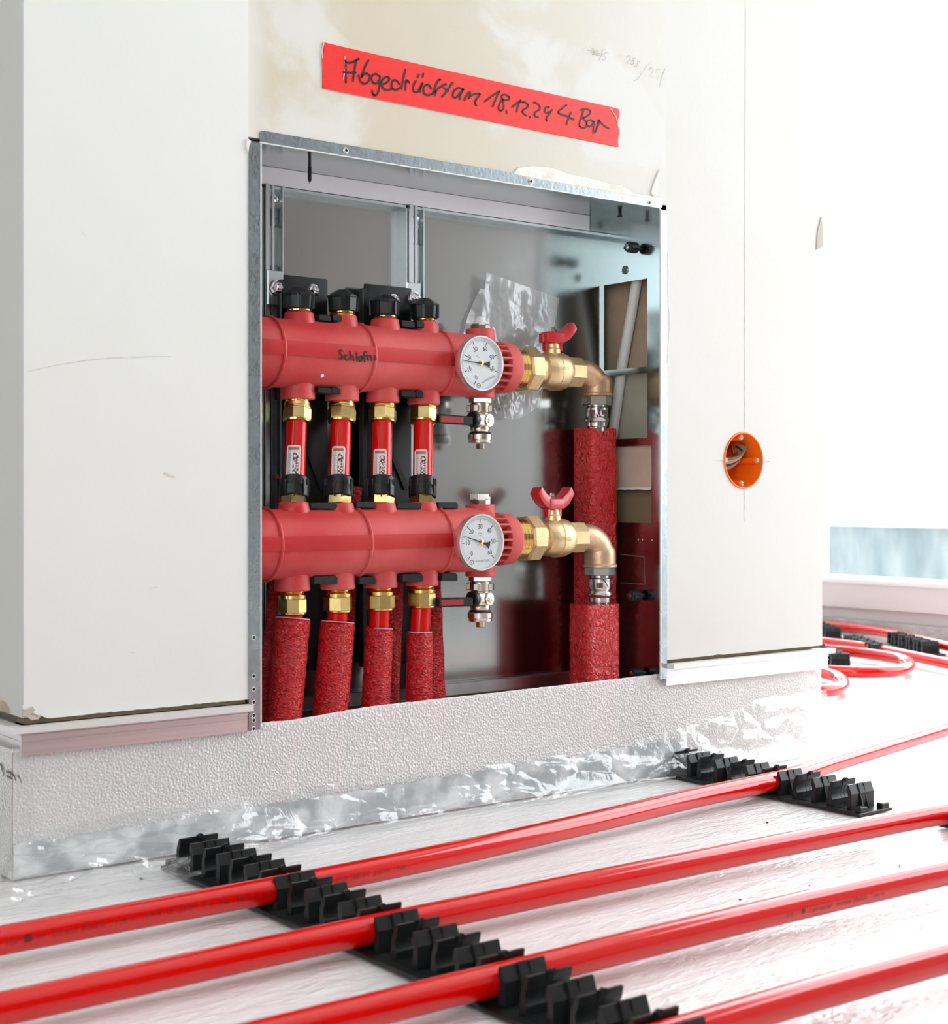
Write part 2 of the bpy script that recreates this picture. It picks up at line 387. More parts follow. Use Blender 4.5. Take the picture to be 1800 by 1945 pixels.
# window with white frame, low sill box and clear panes
win = struct(obj('window_1', G().box(2.985, 3.1, -1.9, 2.2, 0.058, 0.118), M['sillpaint']))
obj('sill_cap', G().box(2.975, 3.1, -1.9, 2.2, 0.118, 0.130).bevel(0.002), M['frame_white'], win)
for y in (-1.86, -0.9, 0.1, 1.27, 2.16):
    obj('mullion', G().box(3.03, 3.09, y-0.035, y+0.035, 0.130, 2.4), M['frame_white'], win)
for a, b_ in ((-1.825, -0.935), (-0.865, 0.065), (0.135, 1.235), (1.305, 2.125)):
    obj('pane', G().box(3.055, 3.062, a, b_, 0.130, 2.4), M['glass'], win)
struct(obj('baseboard_right', G().box(2.955, 3.0, -3.4, 2.2, -0.005, 0.030).bevel(0.004), M['greyfoam']))
# outside: terrace slab, glass parapet, houses
g = G(); g.box(3.1, 6.0, -6, 6, -0.3, -0.1); struct(obj('terrace', g, M['slab']))
par = thing('parapet', 'low streaky pale blue parapet wall outside the bright window', 'parapet', (3.6, 1.0, -0.1))
obj('wall_panel', G().box(3.6, 3.66, -4, 4, -0.1, 0.242), M['parapet'], par)
obj('cap_rail', G().box(3.58, 3.68, -4, 4, 0.242, 0.262), M['frame_white'], par)

# pillar core and boards
wf = struct(obj('wall_front', G().box(XL+0.02, OX0-0.006, 0.034, 0.5, -0.012, TOP).box(OX1+0.03, XR-0.02, 0.07, 0.5, -0.012, TOP)
        .box(OX0-0.006, OX1+0.03, 0.16, 0.5, -0.012, TOP).box(OX0-0.006, OX1+0.03, 0.03, 0.16, OZ1+0.03, TOP), M['gyps_core']))
T = 0.025
# left board, with a chipped lower edge and a crushed lower left corner
def chip(x, z, amp): return amp*(noise.noise(Vector((x*55, z*40, 3)))*0.6+noise.noise(Vector((x*190, 7, z)))*0.5)
def board(x0, x1, z0, z1, m, name='gypsum_board', nx=60):
    g = G(); top = []; bot = []
    for i in range(nx+1):
        x = x0+(x1-x0)*i/nx
        z = z0 + abs(chip(x, 1, 0.0022))
        if name == 'gypsum_board' and x < XL+0.022 and x0 == XL: z += 0.010*(1-(x-XL)/0.022)
        bot.append((x, z))
    if x0 == XL: bot = [(max(x, XL+0.0004), z) for x, z in bot]
    poly = [(x, 0, z) for x, z in bot] + [(x1, 0, z1), (bot[0][0], 0, z1)]
    g.prism(poly, (0, T, 0))
    return obj(name, g, m, wf, flat=True)
board(XL, OX0, ZB, TOP, M['board_white'])
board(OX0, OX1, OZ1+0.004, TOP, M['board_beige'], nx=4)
# right board with the round box opening
HB = onY(1411.5, 874.5, 0.0); HR = 0.0345
g = G(); N_ = 48; S_ = 0.05
sqp = []
for i in range(N_):
    a = 2*PI*i/N_; ca, sa = math.cos(a), math.sin(a); k = S_/max(abs(ca), abs(sa)); sqp.append((HB.x+ca*k, HB.z+sa*k))
ci = [(HB.x+HR*math.cos(2*PI*i/N_), HB.z+HR*math.sin(2*PI*i/N_)) for i in range(N_)]
Va = [g.bm.verts.new((x, 0, z)) for x, z in sqp]; Vb = [g.bm.verts.new((x, 0, z)) for x, z in ci]; Vc = [g.bm.verts.new((x, T, z)) for x, z in ci]
for i in range(N_):
    j = (i+1) % N_
    g.bm.faces.new((Va[i], Va[j], Vb[j], Vb[i])); g.bm.faces.new((Vb[i], Vb[j], Vc[j], Vc[i]))
nseg = 26
bot = [(OX1+(XR-OX1)*i/nseg, ZB+abs(chip(OX1+(XR-OX1)*i/nseg, 2, 0.0018))) for i in range(nseg+1)]
g.face([(x, 0, z) for x, z in bot]+[(XR, 0, HB.z-S_), (OX1, 0, HB.z-S_)])
g.face([(OX1, 0, HB.z-S_), (HB.x-S_, 0, HB.z-S_), (HB.x-S_, 0, HB.z+S_), (OX1, 0, HB.z+S_)])
g.face([(HB.x+S_, 0, HB.z-S_), (XR, 0, HB.z-S_), (XR, 0, HB.z+S_), (HB.x+S_, 0, HB.z+S_)])
g.face([(OX1, 0, HB.z+S_), (XR, 0, HB.z+S_), (XR, 0, TOP), (OX1, 0, TOP)])
g.face([(XR, 0, ZB), (XR, T, ZB), (XR, T, TOP), (XR, 0, TOP)])
g.face([(x, 0, z) for x, z in (bot[0], bot[-1])]+[(bot[-1][0], T, bot[-1][1]), (bot[0][0], T, bot[0][1])])
obj('gypsum_board', g, M['board_cream'], wf, recalc=False, flat=True)
# side boards of the pillar
g = G()
poly = [(XL-0.0001, T+0.475*i/30, ZB+0.002+abs(chip(T+0.475*i/30, 5, 0.003))) for i in range(31)]+[(XL-0.0001, 0.5, TOP), (XL-0.0001, T, TOP)]
g.prism([(p[0], p[1] if i not in (0, 32) else 0.0006, p[2]) for i, p in enumerate(poly)], (0.0195, 0, 0))
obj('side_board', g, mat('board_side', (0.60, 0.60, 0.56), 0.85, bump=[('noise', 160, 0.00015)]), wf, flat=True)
obj('side_board', G().box(XR-0.0195, XR-0.0002, T, 0.5, ZB, TOP), M['board_white'], wf)
# corner bead along the left edge
g = G(); g.box(XL-0.0004, XL+0.0008, -0.0004, 0.0008, ZB+0.014, TOP); obj('corner_bead', g, mat('bead', (0.55, 0.56, 0.56), 0.5, 0.0), wf)
# torn paper flap at the right edge, brown torn spot low left on the side face
g = G()
pf = [onY(px, py, -0.0015) for px, py in ((1560, 412), (1562, 425), (1564, 450), (1564, 466), (1559, 470), (1551, 474), (1553, 440))]
g.prism(pf, (0, 0.0012, 0)); obj('paper_flap', g, mat('paperflap', (0.55, 0.51, 0.44), 0.9), wf)
g = G(); g.face([onX(px, py, XL-0.0004) for px, py in ((0, 1330), (8, 1333), (17, 1345), (18, 1356), (0, 1350))]); obj('torn_spot', g, mat('torn', (0.44, 0.35, 0.26), 0.9), wf)
g = G()
for poly in (((44, 1352), (55, 1346), (62, 1342), (66, 1349), (58, 1358), (70, 1362), (78, 1358), (74, 1366), (60, 1368), (50, 1360), (44, 1362)),):
    g.prism([onY(px, py, -0.0012) for px, py in poly], (0, 0.0008, 0))
obj('chipped_corner', g, mat('chipc', (0.56, 0.48, 0.44), 0.9), wf)
# filler smears along the cabinet edges
def smear(pts, th=0.0016, m='filler'):
    g = G(); g.prism([onY(px, py, -0.0002-th) for px, py in pts], (0, th, 0)); g.bevel(0.0006, 1)
    obj('filler_smear', g, M[m], wf)
smear(((985, 318), (1012, 315), (1045, 318), (1085, 332), (1120, 338), (1158, 349), (1180, 352), (1205, 368), (1238, 374), (1246, 378), (1200, 372), (1100, 354), (1010, 338), (975, 330)))
smear(((1236, 366), (1243, 345), (1253, 320), (1251, 345), (1249, 372), (1245, 378)))
g = G()
for st in (((1268, 470), (1270, 520), (1269, 560)), ((1269, 570), (1272, 600), (1271, 640), (1268, 690)), ((1268, 720), (1267.5, 800))): ribbon(g, [onY(x, y, -0.0004) for x, y in smooth(list(st), 3)], 0.0016, lambda p: Vector((0, -1, 0)))
obj('filler_smear', g, M['filler'], wf)
smear(((470, 262), (478, 268), (474, 276), (472, 290), (468, 275)), 0.002)
# dents and scratches in the left board
g = G()
nY = lambda p: Vector((0, -1, 0))
for pts in (((52, 706), (110, 693), (185, 682), (235, 679)), ((250, 679), (290, 677), (325, 677)), ((155, 440), (163, 449)), ((285, 1118), (298, 1115)), ((243, 1238), (256, 1240))):
    ribbon(g, [onY(x, y, -0.0003) for x, y in smooth(list(pts), 3)], 0.0005, nY)
obj('scratch', g, mat('scratch', (0.66, 0.66, 0.6), 0.9), wf)
g = G(); ribbon(g, [onY(x, y, -0.0004) for x, y in ((312, 898), (320, 902), (331, 906))], 0.002, nY); obj('scuff', g, mat('scuff', (0.72, 0.68, 0.56), 0.9), wf)
# pencil lines around the box and the pencil note
g = G()
for a, b_ in (((1415.5, 0), (1414.5, 400)), ((1414.5, 400), (1413.8, 815)), ((1413.5, 931), (1413.2, 990)), ((1358, 875), (1375, 876)), ((1453, 876), (1462, 877))):
    ribbon(g, [onY(*a, -0.0003), onY(*b_, -0.0003)], 0.0007, nY)
obj('pencil_line', g, M['pencil'], wf)
for nm, lab, strokes in (('pencil_note', 'faint pencil note 285 slash 25 upper right on plaster wall', (
        ((1190, 110), (1193, 105), (1197, 108), (1195, 115), (1190, 118), (1194, 121)), ((1204, 110), (1200, 113), (1204, 118), (1200, 123), (1197, 118), (1204, 113), (1205, 109)),
        ((1215, 118), (1211, 116), (1210, 123), (1207, 127), (1204, 125)), ((1236, 117), (1226, 128), (1213, 147), (1204, 154)),
        ((1233, 133), (1236, 128), (1240, 133), (1237, 141), (1234, 145), (1240, 147)), ((1253, 132), (1247, 131), (1248, 139), (1252, 145), (1247, 150)), ((1263, 130), (1257, 145), (1252, 166)))),
        ('pencil_note', 'faint crossed-out pencil number 285, left of the slashed note', (
        ((1114, 95), (1130, 97), (1150, 94)), ((1122, 94), (1127, 92), (1128, 100), (1124, 104)), ((1134, 94), (1133, 106), (1138, 103), (1134, 97)),
        ((1144, 96), (1142, 105), (1137, 115)), ((1121, 99), (1145, 103)), ((1125, 103), (1142, 106)), ((1156, 102), (1150, 99), (1147, 106), (1150, 109), (1147, 115), (1143, 113))))):
    g = G()
    for st in strokes: ribbon(g, [onY(x, y, -0.0003) for x, y in smooth(list(st), 3)], 0.0006, nY)
    tag(obj(nm, g, M['pencil']), lab, 'pencil writing')

# base profile (drip edge) and brown gap
def profile(a, b_, name, xdir=True, xx=0):
    g = G()
    if xdir:
        g.box(a, b_, -0.011, 0.03, 0.1310, 0.1338)
        g.box(a, b_, -0.0112, 0.0, 0.1292, 0.1338)
        for k, (y, z0, z1) in enumerate(((0.0, 0.1262, 0.1295), (-0.0015, 0.1248, 0.1262), (0.0, 0.1205, 0.1248), (-0.0012, 0.1193, 0.1205), (0.0, 0.1085, 0.1193))):
            g.box(a, b_, y, 0.004, z0, z1)
    else:
        g.box(xx-0.0100, xx+0.03, a, b_, 0.1292, 0.1338)
        for k, (y, z0, z1) in enumerate(((0.0, 0.1262, 0.1295), (-0.0015, 0.1248, 0.1262), (0.0, 0.1205, 0.1248), (-0.0012, 0.1193, 0.1205), (0.0, 0.1085, 0.1193))):
            g.box(xx+y, xx+0.004, a, b_, z0, z1)
    return struct(obj(name, g, M['alu']))
bb = profile(XL-0.001, OX0-0.0005, 'baseboard_front')
obj('lip_edge', G().box(XL-0.0118, OX0-0.0006, -0.0120, -0.0005, 0.1296, 0.1350), M['lip'], bb)
bb = profile(-0.0005, 0.5, 'baseboard_left', False, XL)
obj('lip_edge', G().box(XL-0.0121, XL-0.0005, -0.0119, 0.5, 0.1295, 0.1349), M['lip'], bb)
bb = profile(OX1+0.0003, XR+0.0115, 'baseboard_front_right')
obj('lip_edge', G().box(OX1+0.0001, XR+0.012, -0.0120, -0.0005, 0.1296, 0.1352), M['lip'], bb)
g = G(); g.box(XL+0.003, OX0-0.001, 0.004, 0.022, 0.1352, ZB+0.004).box(OX1+0.002, XR-0.002, 0.004, 0.022, 0.1352, ZB+0.004)
struct(obj('trim_1', g, mat('gapbrown', (0.22, 0.17, 0.10), 0.9)))
# plinth behind the foam (left and right of the cabinet)
g = G(); g.box(XL+0.006, OX0-0.002, 0.02, 0.034, -0.012, 0.108).box(OX1+0.002, XR-0.003, 0.02, 0.07, -0.012, 0.108)
g.box(XL+0.006, XL+0.018, 0.02, 0.5, -0.012, 0.108)
struct(obj('plinth', g, mat('plinth', (0.78, 0.74, 0.66), 0.9, col2=(0.70, 0.69, 0.66), nscale=5)))

# ================================================================ foam edge strip
foam = thing('foam_edge_strip', 'translucent white foam edge strip standing along the pillar foot', 'foam strip', (0.9, 0.012, 0))
FT = [(XL-0.006, 0.1135), (0.55, 0.1125), (0.62, 0.113), (0.6946, 0.1135), (0.76, 0.112), (0.8568, 0.1175), (0.95, 0.118), (1.10, 0.1195), (1.2431, 0.121), (1.35, 0.124), (1.54, 0.128), (XR+0.01, 0.128)]
def ftop(x):
    for (a, za), (b_, zb) in zip(FT, FT[1:]):
        if x <= b_: return za+(zb-za)*(x-a)/(b_-a)
    return FT[-1][1]
def fy(x, z):            # gentle waviness of the strip
    return 0.008 + 0.0022*math.sin(x*9)*(z/0.12)
g = G()
def ff(u, v):
    x = XL-0.006+(XR+0.016-XL)*u; zt = ftop(x)+0.0007*noise.noise(Vector((x*220, 1, 2)))
    z = zt*v
    return Vector((x, fy(x, z)+0.0005*noise.noise(Vector((x*130, z*130, 0))), z))
g.grid(220, 16, ff)
obj('foam_sheet', g, M['foam'], foam)
g = G()
def fs_(u, v):
    y = 0.008+0.45*u; z = 0.1135*v
    return Vector((XL-0.006-0.001*math.sin(y*20), y, z))
g.grid(60, 12, fs_); obj('foam_sheet', g, M['foam'], foam)
# a rounded top edge of the cut foam
g = G(); g.tube([(x_, fy(x_, 0.12)+0.002, ftop(x_)-0.001+0.0007*noise.noise(Vector((x_*220, 1, 2)))) for x_ in [XL-0.006+(XR+0.016-XL)*i/200 for i in range(201)]], 0.0021, 6)
obj('cut_edge', g, mat('foam_edge', (0.85, 0.85, 0.86), 0.5, bump=[('cell', 220, 0.002)]), foam)
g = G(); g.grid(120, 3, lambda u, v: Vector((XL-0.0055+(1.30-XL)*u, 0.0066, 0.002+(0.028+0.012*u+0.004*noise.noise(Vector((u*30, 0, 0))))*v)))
obj('grey_band', g, mat('mottled_grey', (0.36, 0.40, 0.41), 0.6, col2=(0.78, 0.80, 0.80), nscale=28, nlo=0.44, nhi=0.62), foam)  # mottled grey band low along the front of the foam strip
# printed mark on the side
g = G()
for k, (x0, y0, x1, y1) in enumerate(((0, 1452, 5, 1458), (3, 1460, 7, 1472), (12, 1465, 26, 1473), (13, 1474, 22, 1479), (24, 1472, 30, 1482), (34, 1474, 40, 1485))):
    ribbon(g, [onX(x0, y0, XL-0.0078), onX((x0+x1)/2, y0+2, XL-0.0078), onX(x1, y1, XL-0.0078)], 0.0022, lambda p: Vector((-1, 0, 0)))
obj('printed_mark', g, M['ink_grey'], foam)
# crumpled clear film skirt between strip and floor
def crease(p, sc_):
    d, _ = noise.voronoi(Vector(p)*sc_)
    return d[1]-d[0]
def skirt(u, v):
    x = XL-0.004+(XR+0.02-XL)*u
    cf = max(0.0, 1-(x-XL)/0.06)
    zt = 0.038+0.006*noise.noise(Vector((x*9, 0.3, 0)))+0.008*u
    e_ = min(1.0, max(0.0, (x-0.56)/0.25)); e_ = e_*e_*(3-2*e_)
    yo = -0.095+0.080*e_-0.008*noise.noise(Vector((x*6, 4, 1)))
    if x > 1.25: zt += 0.03*min(1.0, (x-1.25)/0.2)
    t = v
    y = 0.0062+(yo-0.0062)*t**0.9; z = zt*(1-t)**2.0 + 0.0016
    x -= 0.06*cf*t**1.1
    k = min(1.0, 4.0*t+0.4)*min(1.0, 3.5*(1-t))
    f1 = crease((x*0.7, y*1.5+z*0.9+x*0.15, t*0.05), 24); f2 = crease((x*0.6+2, y*2.4-x*0.2, z), 50); f3 = noise.noise(Vector((x*9+y*14, y*20, 0)))
    mk = max(0.25, min(1.0, 0.6+2.0*noise.noise(Vector((x*7, t*2.2, 8)))))
    d = ((0.009*f1+0.0035*f2)*mk*(1.0+0.8*(1-e_))+0.003*f3)*k
    return Vector((x, min(y-d*0.35, 0.0066), max(z+d, 0.0010)))
g = G(); g.grid(420, 60, skirt)
obj('film_skirt', g, M['skirt'], foam, sharp=0.25)
g = G()
def sk2(u, v):
    y = 0.0055+0.4*u; t = v
    cf = max(0.0, 1-u/0.12)
    x = XL-0.0075-0.055*t**1.3; z = 0.05*(1-t)**2.0+0.0016
    y -= 0.095*cf*t**1.1
    k = min(1.0, 4.0*t+0.25)*min(1.0, 3.5*(1-t))
    d = (0.010*crease((x*1.3, y, t*0.05), 26)+0.004*crease((x, y+3, z), 55))*k
    return Vector((x-d*0.35, y, max(z+d, 0.001)))
g = G(); g.grid(110, 40, sk2); obj('film_skirt', g, M['skirt'], foam, sharp=0.25)

# ================================================================ floor film over the insulation boards
def ff2(u, v):
    x = -0.3+3.25*u; y = -1.25+2.6*v
    n = noise.fractal(Vector((x*2.0+y*1.3, y*9, 0)), 0.9, 2.0, 4)
    r = noise.noise(Vector((x*5, y*26, 2)))
    z = -0.0012+min(0.0, n*0.0022)-0.0006*abs(r)-0.0004
    return Vector((x, y, z))
g = G(); g.grid(240, 260, ff2)
fl = tag(obj('floor_film', g, M['floorfilm'], sharp=1.2), 'glossy white plastic film spread over the floor under the red pipes', 'plastic sheet')
struct(obj('floor_board', G().box(-2.5, -0.29, -4, 2.5, -0.012, -0.002).box(-0.29, 2.95, -4, -1.24, -0.012, -0.002).box(-0.29, 2.95, 1.34, 2.5, -0.012, -0.002), M['floorfilm']))
# small crumbs
for k, (px, py, s, c_) in enumerate(((268, 1669, 0.0018, 'black_dusty'), (126, 1737, 0.0022, 'filler'), (1457, 1562, 0.0014, 'black_dusty'), (1405, 1708, 0.0014, 'black_dusty'), (1537, 1681, 0.001, 'black_dusty'), (1708, 1644, 0.001, 'black_dusty'))):
    p = onZ(px, py, 0.0)
    g = G(); g.lathe((p.x, p.y, -0.001), (0.2, 0.1, 1), [(0, s*0.7), (s*0.5, s), (s*1.1, s*0.5)], 6)
    tag(obj('crumb', g, M[c_], flat=True), ('dark crumb of debris', 'pale crumb of filler')[c_ == 'filler']+(' near the left end of the long clip rail', ' on film left, above the printed pipe', ' on film just below the short clip rail', ' on film between second and third pipe', ' on film above the third pipe, right', ' on film close to the right edge')[k], 'debris')

# ================================================================ CABINET
UY, LY = 0.062, 0.0365            # depth of upper and lower manifold axis
UZ, LZ = 0.4795, 0.2858
MR = 0.0352
IX0, IX1 = 0.7195, 1.2575        # inner faces
BY = 0.102                       # back panel
cab = thing('manifold_cabinet', 'open galvanized steel recessed cabinet set in the plaster wall', 'cabinet', (0.985, 0.0, 0.0))
CB = ZA(840, 1300, BY)
obj('back_panel', G().box(IX0-0.012, IX1+0.001, BY, BY+0.001, 0.122, 0.676), M['galv_back'], cab)
# lower rail of the back
rz = 0.122
obj('bottom_rail', G().box(IX0, IX1, BY-0.012, BY, rz-0.0145, rz).bevel(0.001, 1), M['galv_rail'], cab)
obj('leg_shadow_panel', G().box(IX0-0.01, IX1, BY+0.02, BY+0.022, 0.0, rz), M['shade_brown'], cab)
# left side panel
obj('side_panel', G().box(OX0, OX0+0.001, 0.001, BY, 0.1095, 0.676), M['galv'], cab)
# right side panel built around its cut-outs
def sp(px, py): v = onX(px, py, IX1); return v.y, v.z
cy0 = sp(1229, 620)[0]; cz_t = sp(1190, 535)[1]; cz_b = sp(1190, 833)[1]; dz_t = sp(1205, 847)[1]; dz_b = sp(1205, 993)[1]; cy1 = BY-0.004
dy0 = sp(1237, 920)[0]
bar_t = sp(1190, 700)[1]; bar_b = sp(1190, 712)[1]
g = G(); X0, X1 = IX1, IX1+0.001
g.box(X0, X1, 0.001, cy0, cz_b, cz_t).box(X0, X1, cy1, BY, cz_b, cz_t)
g.box(X0, X1, cy0, cy1, bar_b, bar_t)
g.box(X0, X1, 0.001, BY, cz_t, 0.676)
g.box(X0, X1, 0.001, BY, dz_t, cz_b)
g.box(X0, X1, 0.001, dy0, dz_b, dz_t).box(X0, X1, cy1, BY, dz_b, dz_t)
g.box(X0, X1, 0.001, BY, 0.1175, dz_b).box(X0, X1, 0.013, BY, 0.02, 0.1175)
obj('side_panel', g, M['galv'], cab)
# scored knock-out outline and small rivets on the side panel
g = G()
nX = lambda p: Vector((-1, 0, 0))
q = [onX(px, py, IX1-0.0004) for px, py in ((1178, 1053), (1224, 1058), (1224, 1110), (1178, 1107))]
ribbon(g, q, 0.0012, nX)
obj('knockout_outline', g, mat('score', (0.30, 0.26, 0.2), 0.4, 0.6), cab)
for px, py in ((1211, 1025), (1219, 1025), (1237, 1026), (1242, 466)):
    p = onX(px, py, IX1); obj('rivet', G().lathe((p.x, p.y, p.z), (-1, 0, 0), [(0, 0.0016), (0.0008, 0.0012)], 8), M['steel'], cab)
p = onX(1187, 513, IX1); obj('hole_plug', G().lathe((p.x-0.0001, p.y, p.z), (-1, 0, 0), [(0, 0.0048), (0.0004, 0.0042)], 16), mat('plug', (0.12, 0.15, 0.17), 0.5), cab)
obj('hole_rim', G().tube([(p.x-0.0006, p.y+0.0048*math.cos(a*PI/8), p.z+0.0048*math.sin(a*PI/8)) for a in range(16)], 0.0005, 6, closed=True), M['galv_frame'], cab)
# pieces seen through the cut-outs
obj('fibre_board', G().box(IX1+0.020, IX1+0.0215, 0.026, 0.14, bar_b, cz_t+0.02), M['fibre'], cab)
obj('olive_board', G().box(IX1+0.020, IX1+0.0215, 0.026, 0.14, cz_b-0.02, bar_b), M['olive'], cab)
g = G(); g.box(IX1+0.004, IX1+0.0055, 0.006, 0.14, sp(1200, 928)[1], dz_t+0.01)
obj('cardboard_flap', g, M['cardboard'], cab)
obj('dark_recess', G().box(IX1+0.020, IX1+0.0215, 0.026, 0.14, dz_b-0.01, sp(1200, 928)[1]), M['shade_brown'], cab)
g = G(); zz = sp(1200, 928)[1]
g.prism([(IX1+0.0035, 0.02+0.09*i/14, zz+0.0014) for i in range(15)]+[(IX1+0.0035, 0.02+0.09*(14-i)/14, zz-0.0008-0.0016*random.random()) for i in range(15)], (0.001, 0, 0))
obj('torn_paper', g, M['white_pl'], cab)
cA = onX(1210, 531, IX1+0.012); cB = onX(1180, 702, IX1+0.012); cC = onX(1163, 830, IX1+0.012)
obj('conduit', G().tube([cA+(cA-cB)*0.2, cA, cB, cC, cC+(cC-cB)*0.3], 0.0065, 12), mat('conduit', (0.66, 0.67, 0.64), 0.4), cab)
# top panel, its return and the pale strip
obj('top_panel', G().box(IX0-0.012, IX1, 0.001, 0.087, OZ1, OZ1+0.001), M['galv_back'], cab)
obj('top_strip', G().box(IX0-0.012, IX1-0.034, 0.086, 0.088, OZ1-0.0185, OZ1).bevel(0.0005, 1), M['reflection_strip'], cab)
obj('top_strip', G().box(IX1-0.0335, IX1, 0.086, 0.088, OZ1-0.0185, OZ1), M['galv_back'], cab)
obj('top_return', G().box(IX0-0.012, IX1, 0.088, BY, OZ1-0.022, OZ1-0.019), M['galv_rail'], cab)
# frame flanges
def flange(poly, name, th=0.0012, y=-0.0012, m='galv_frame'):
    g = G(); g.prism([(x, y, z) for x, z in poly], (0, th, 0)); return obj(name, g, M[m], cab, flat=True)
fz = OZ1
flange([(OX0, 0.1092), (IX0, 0.1092), (IX0, fz-0.001), (OX0, fz-0.001)], 'frame_flange')
flange([(IX1, 0.1170), (OX1, 0.1170), (OX1, fz-0.004), (OX1-0.002, fz-0.002), (IX1, fz-0.002)], 'frame_flange')
flange([(OX0+0.012, fz+0.0005), (OX1-0.008, fz+0.0005), (OX1-0.008, fz+0.010), (OX1-0.010, fz+0.0118), (OX0+0.0145, fz+0.0118), (OX0+0.012, fz+0.0095)], 'frame_flange')
# bright folded edges
obj('folded_edge', G().box(IX0-0.0005, IX0+0.0008, -0.0016, 0.0005, 0.1092, fz-0.001), M['lip'], cab)
obj('folded_edge', G().box(IX1-0.0008, IX1+0.0005, -0.0016, 0.0005, 0.1170, fz-0.002), M['lip'], cab)
obj('folded_edge', G().box(OX0+0.012, OX1-0.012, -0.0016, 0.0005, fz-0.0005, fz+0.0006), M['lip'], cab)
def hole(p, ax, r, parent=cab):
    ax = Vector(ax)
    g = G(); g.lathe(p, ax, [(0, r), (0.0003, r)], 12); obj('screw_hole', g, M['black_dark'], parent)
    h = Vector((0, 0, 1)); u = h.cross(ax).normalized()
    g = G(); g.tube([p+ax*0.0003+(u*math.cos(a*PI/6)+h*math.sin(a*PI/6))*r*1.1 for a in range(12)], r*0.22, 5, closed=True); obj('hole_rim', g, M['lip'], parent)
for py in (1211, 1284, 1309, 1334, 1359, 1368, 1384): hole(onY(481.5, py, -0.0013), (0, -1, 0), 0.0018)
for py in (1163, 1221, 1241, 1261): hole(onY(1254, py, -0.0013), (0, -1, 0), 0.0013)
def screw(px, py, r=0.0032, Y=-0.0012, m='steel'):
    p = onY(px, py, Y); g = G(); g.lathe(p, (0, -1, 0), [(0, r), (0.0006, r), (0.0016, r*0.6)], 14)
    o = obj('screw', g, M[m], cab)
    g = G(); q_ = p+Vector((0, -0.0017, 0)); g.box(q_.x-r*0.5, q_.x+r*0.5, q_.y-0.0002, q_.y+0.0004, q_.z-r*0.13, q_.z+r*0.13).box(q_.x-r*0.13, q_.x+r*0.13, q_.y-0.0002, q_.y+0.0004, q_.z-r*0.5, q_.z+r*0.5)
    obj('screw_cross', g, M['black_dark'], o)
screw(656, 286); screw(1007, 345, 0.0036)
hole(onY(1233, 385, -0.0013), (0, -1, 0), 0.0018)
# drywall screw poking down through the top panel
def dscrew(px, ztop, zbot, Y):
    x = XA(px, Y); g = G(); pr = []; n = 46; L = ztop-zbot
    for i in range(n+1):
        t = L*i/n; taper = 1 if t < L*0.86 else max(0.05, (L-t)/(L*0.14)); thr = (0.0006 if i % 2 else 0) if t > L*0.3 else 0
        pr.append((t, (0.0016+thr)*taper))
    g.lathe((x, Y, ztop), (0, 0, -1), pr, 8); obj('drywall_screw', g, M['black_dark'], cab)
dscrew(588, OZ1, ZA(590, 349, 0.03), 0.03)
g = G(); g.lathe((XA(1177, 0.045), 0.045, OZ1), (0, 0, -1), [(0, 0.002), (0.004, 0.002), (0.005, 0.0035), (0.0065, 0.003)], 10); obj('drywall_screw', g, M['black_dark'], cab)
# black thumb screws on the side panel
for px, py in ((1210, 472), (1214, 1131), (1217, 1278)):
    p = onX(px+4, py, IX1); g = G()
    n = 24; x0 = p.x
    for (a, b_, r) in ((0.0, 0.006, 0.003), (0.006, 0.019, 0.0066)):
        vs = [(a, r), (b_, r)]
        g.lathe((x0, p.y, p.z), (-1, 0, 0), [(a, r), (b_-0.001, r), (b_, r*0.9)], 14 if r > 0.005 else 8)
    o = obj('thumb_screw', g, M['black'], cab, sharp=0.3)
    obj('screw_tip', G().lathe((x0-0.0185, p.y, p.z), (-1, 0, 0), [(0, 0.0036), (0.0016, 0.0036), (0.002, 0.0025)], 12), M['steel'], o)
    obj('grip_wing', G().box(x0-0.018, x0-0.007, p.y-0.009, p.y+0.009, p.z-0.0022, p.z+0.0022, ).bevel(0.0008, 1), M['black'], o)
# vertical mounting rails with slots
for pa, pb in ((497, 537), (771, 804)):
    xa, xb = XA(pa, 0.088), XA(pb, 0.088); w_ = xb-xa
    rl = obj('mounting_rail', G().box(xa, xa+w_*0.12, 0.088, BY, 0.12, OZ1-0.018).box(xa+w_*0.12, xa+w_*0.30, 0.0845, 0.0865, 0.12, OZ1-0.018)
        .box(xa+w_*0.30, xa+w_*0.45, 0.090, 0.093, 0.12, OZ1-0.018).box(xa+w_*0.45, xa+w_*0.56, 0.086, 0.088, 0.12, OZ1-0.018)
        .box(xa+w_*0.56, xb, 0.0955, 0.097, 0.12, OZ1-0.018).box(xb-w_*0.06, xb, 0.086, 0.0955, 0.12, OZ1-0.018), M['galv_rail'], cab)
    for k in range(4):
        z = OZ1-0.040-0.06*k
        obj('slot_plate', G().box(xa+w_*0.6, xb-w_*0.1, 0.0935, 0.0955, z-0.020, z).bevel(0.0015, 1), M['galv_frame'], rl)
    obj('rail_screw', G().lathe((xb-w_*0.22, 0.0955, OZ1-0.030), (0, -1, 0), [(0, 0.0042), (0.002, 0.004), (0.003, 0.002)], 14), M['chrome'], rl)

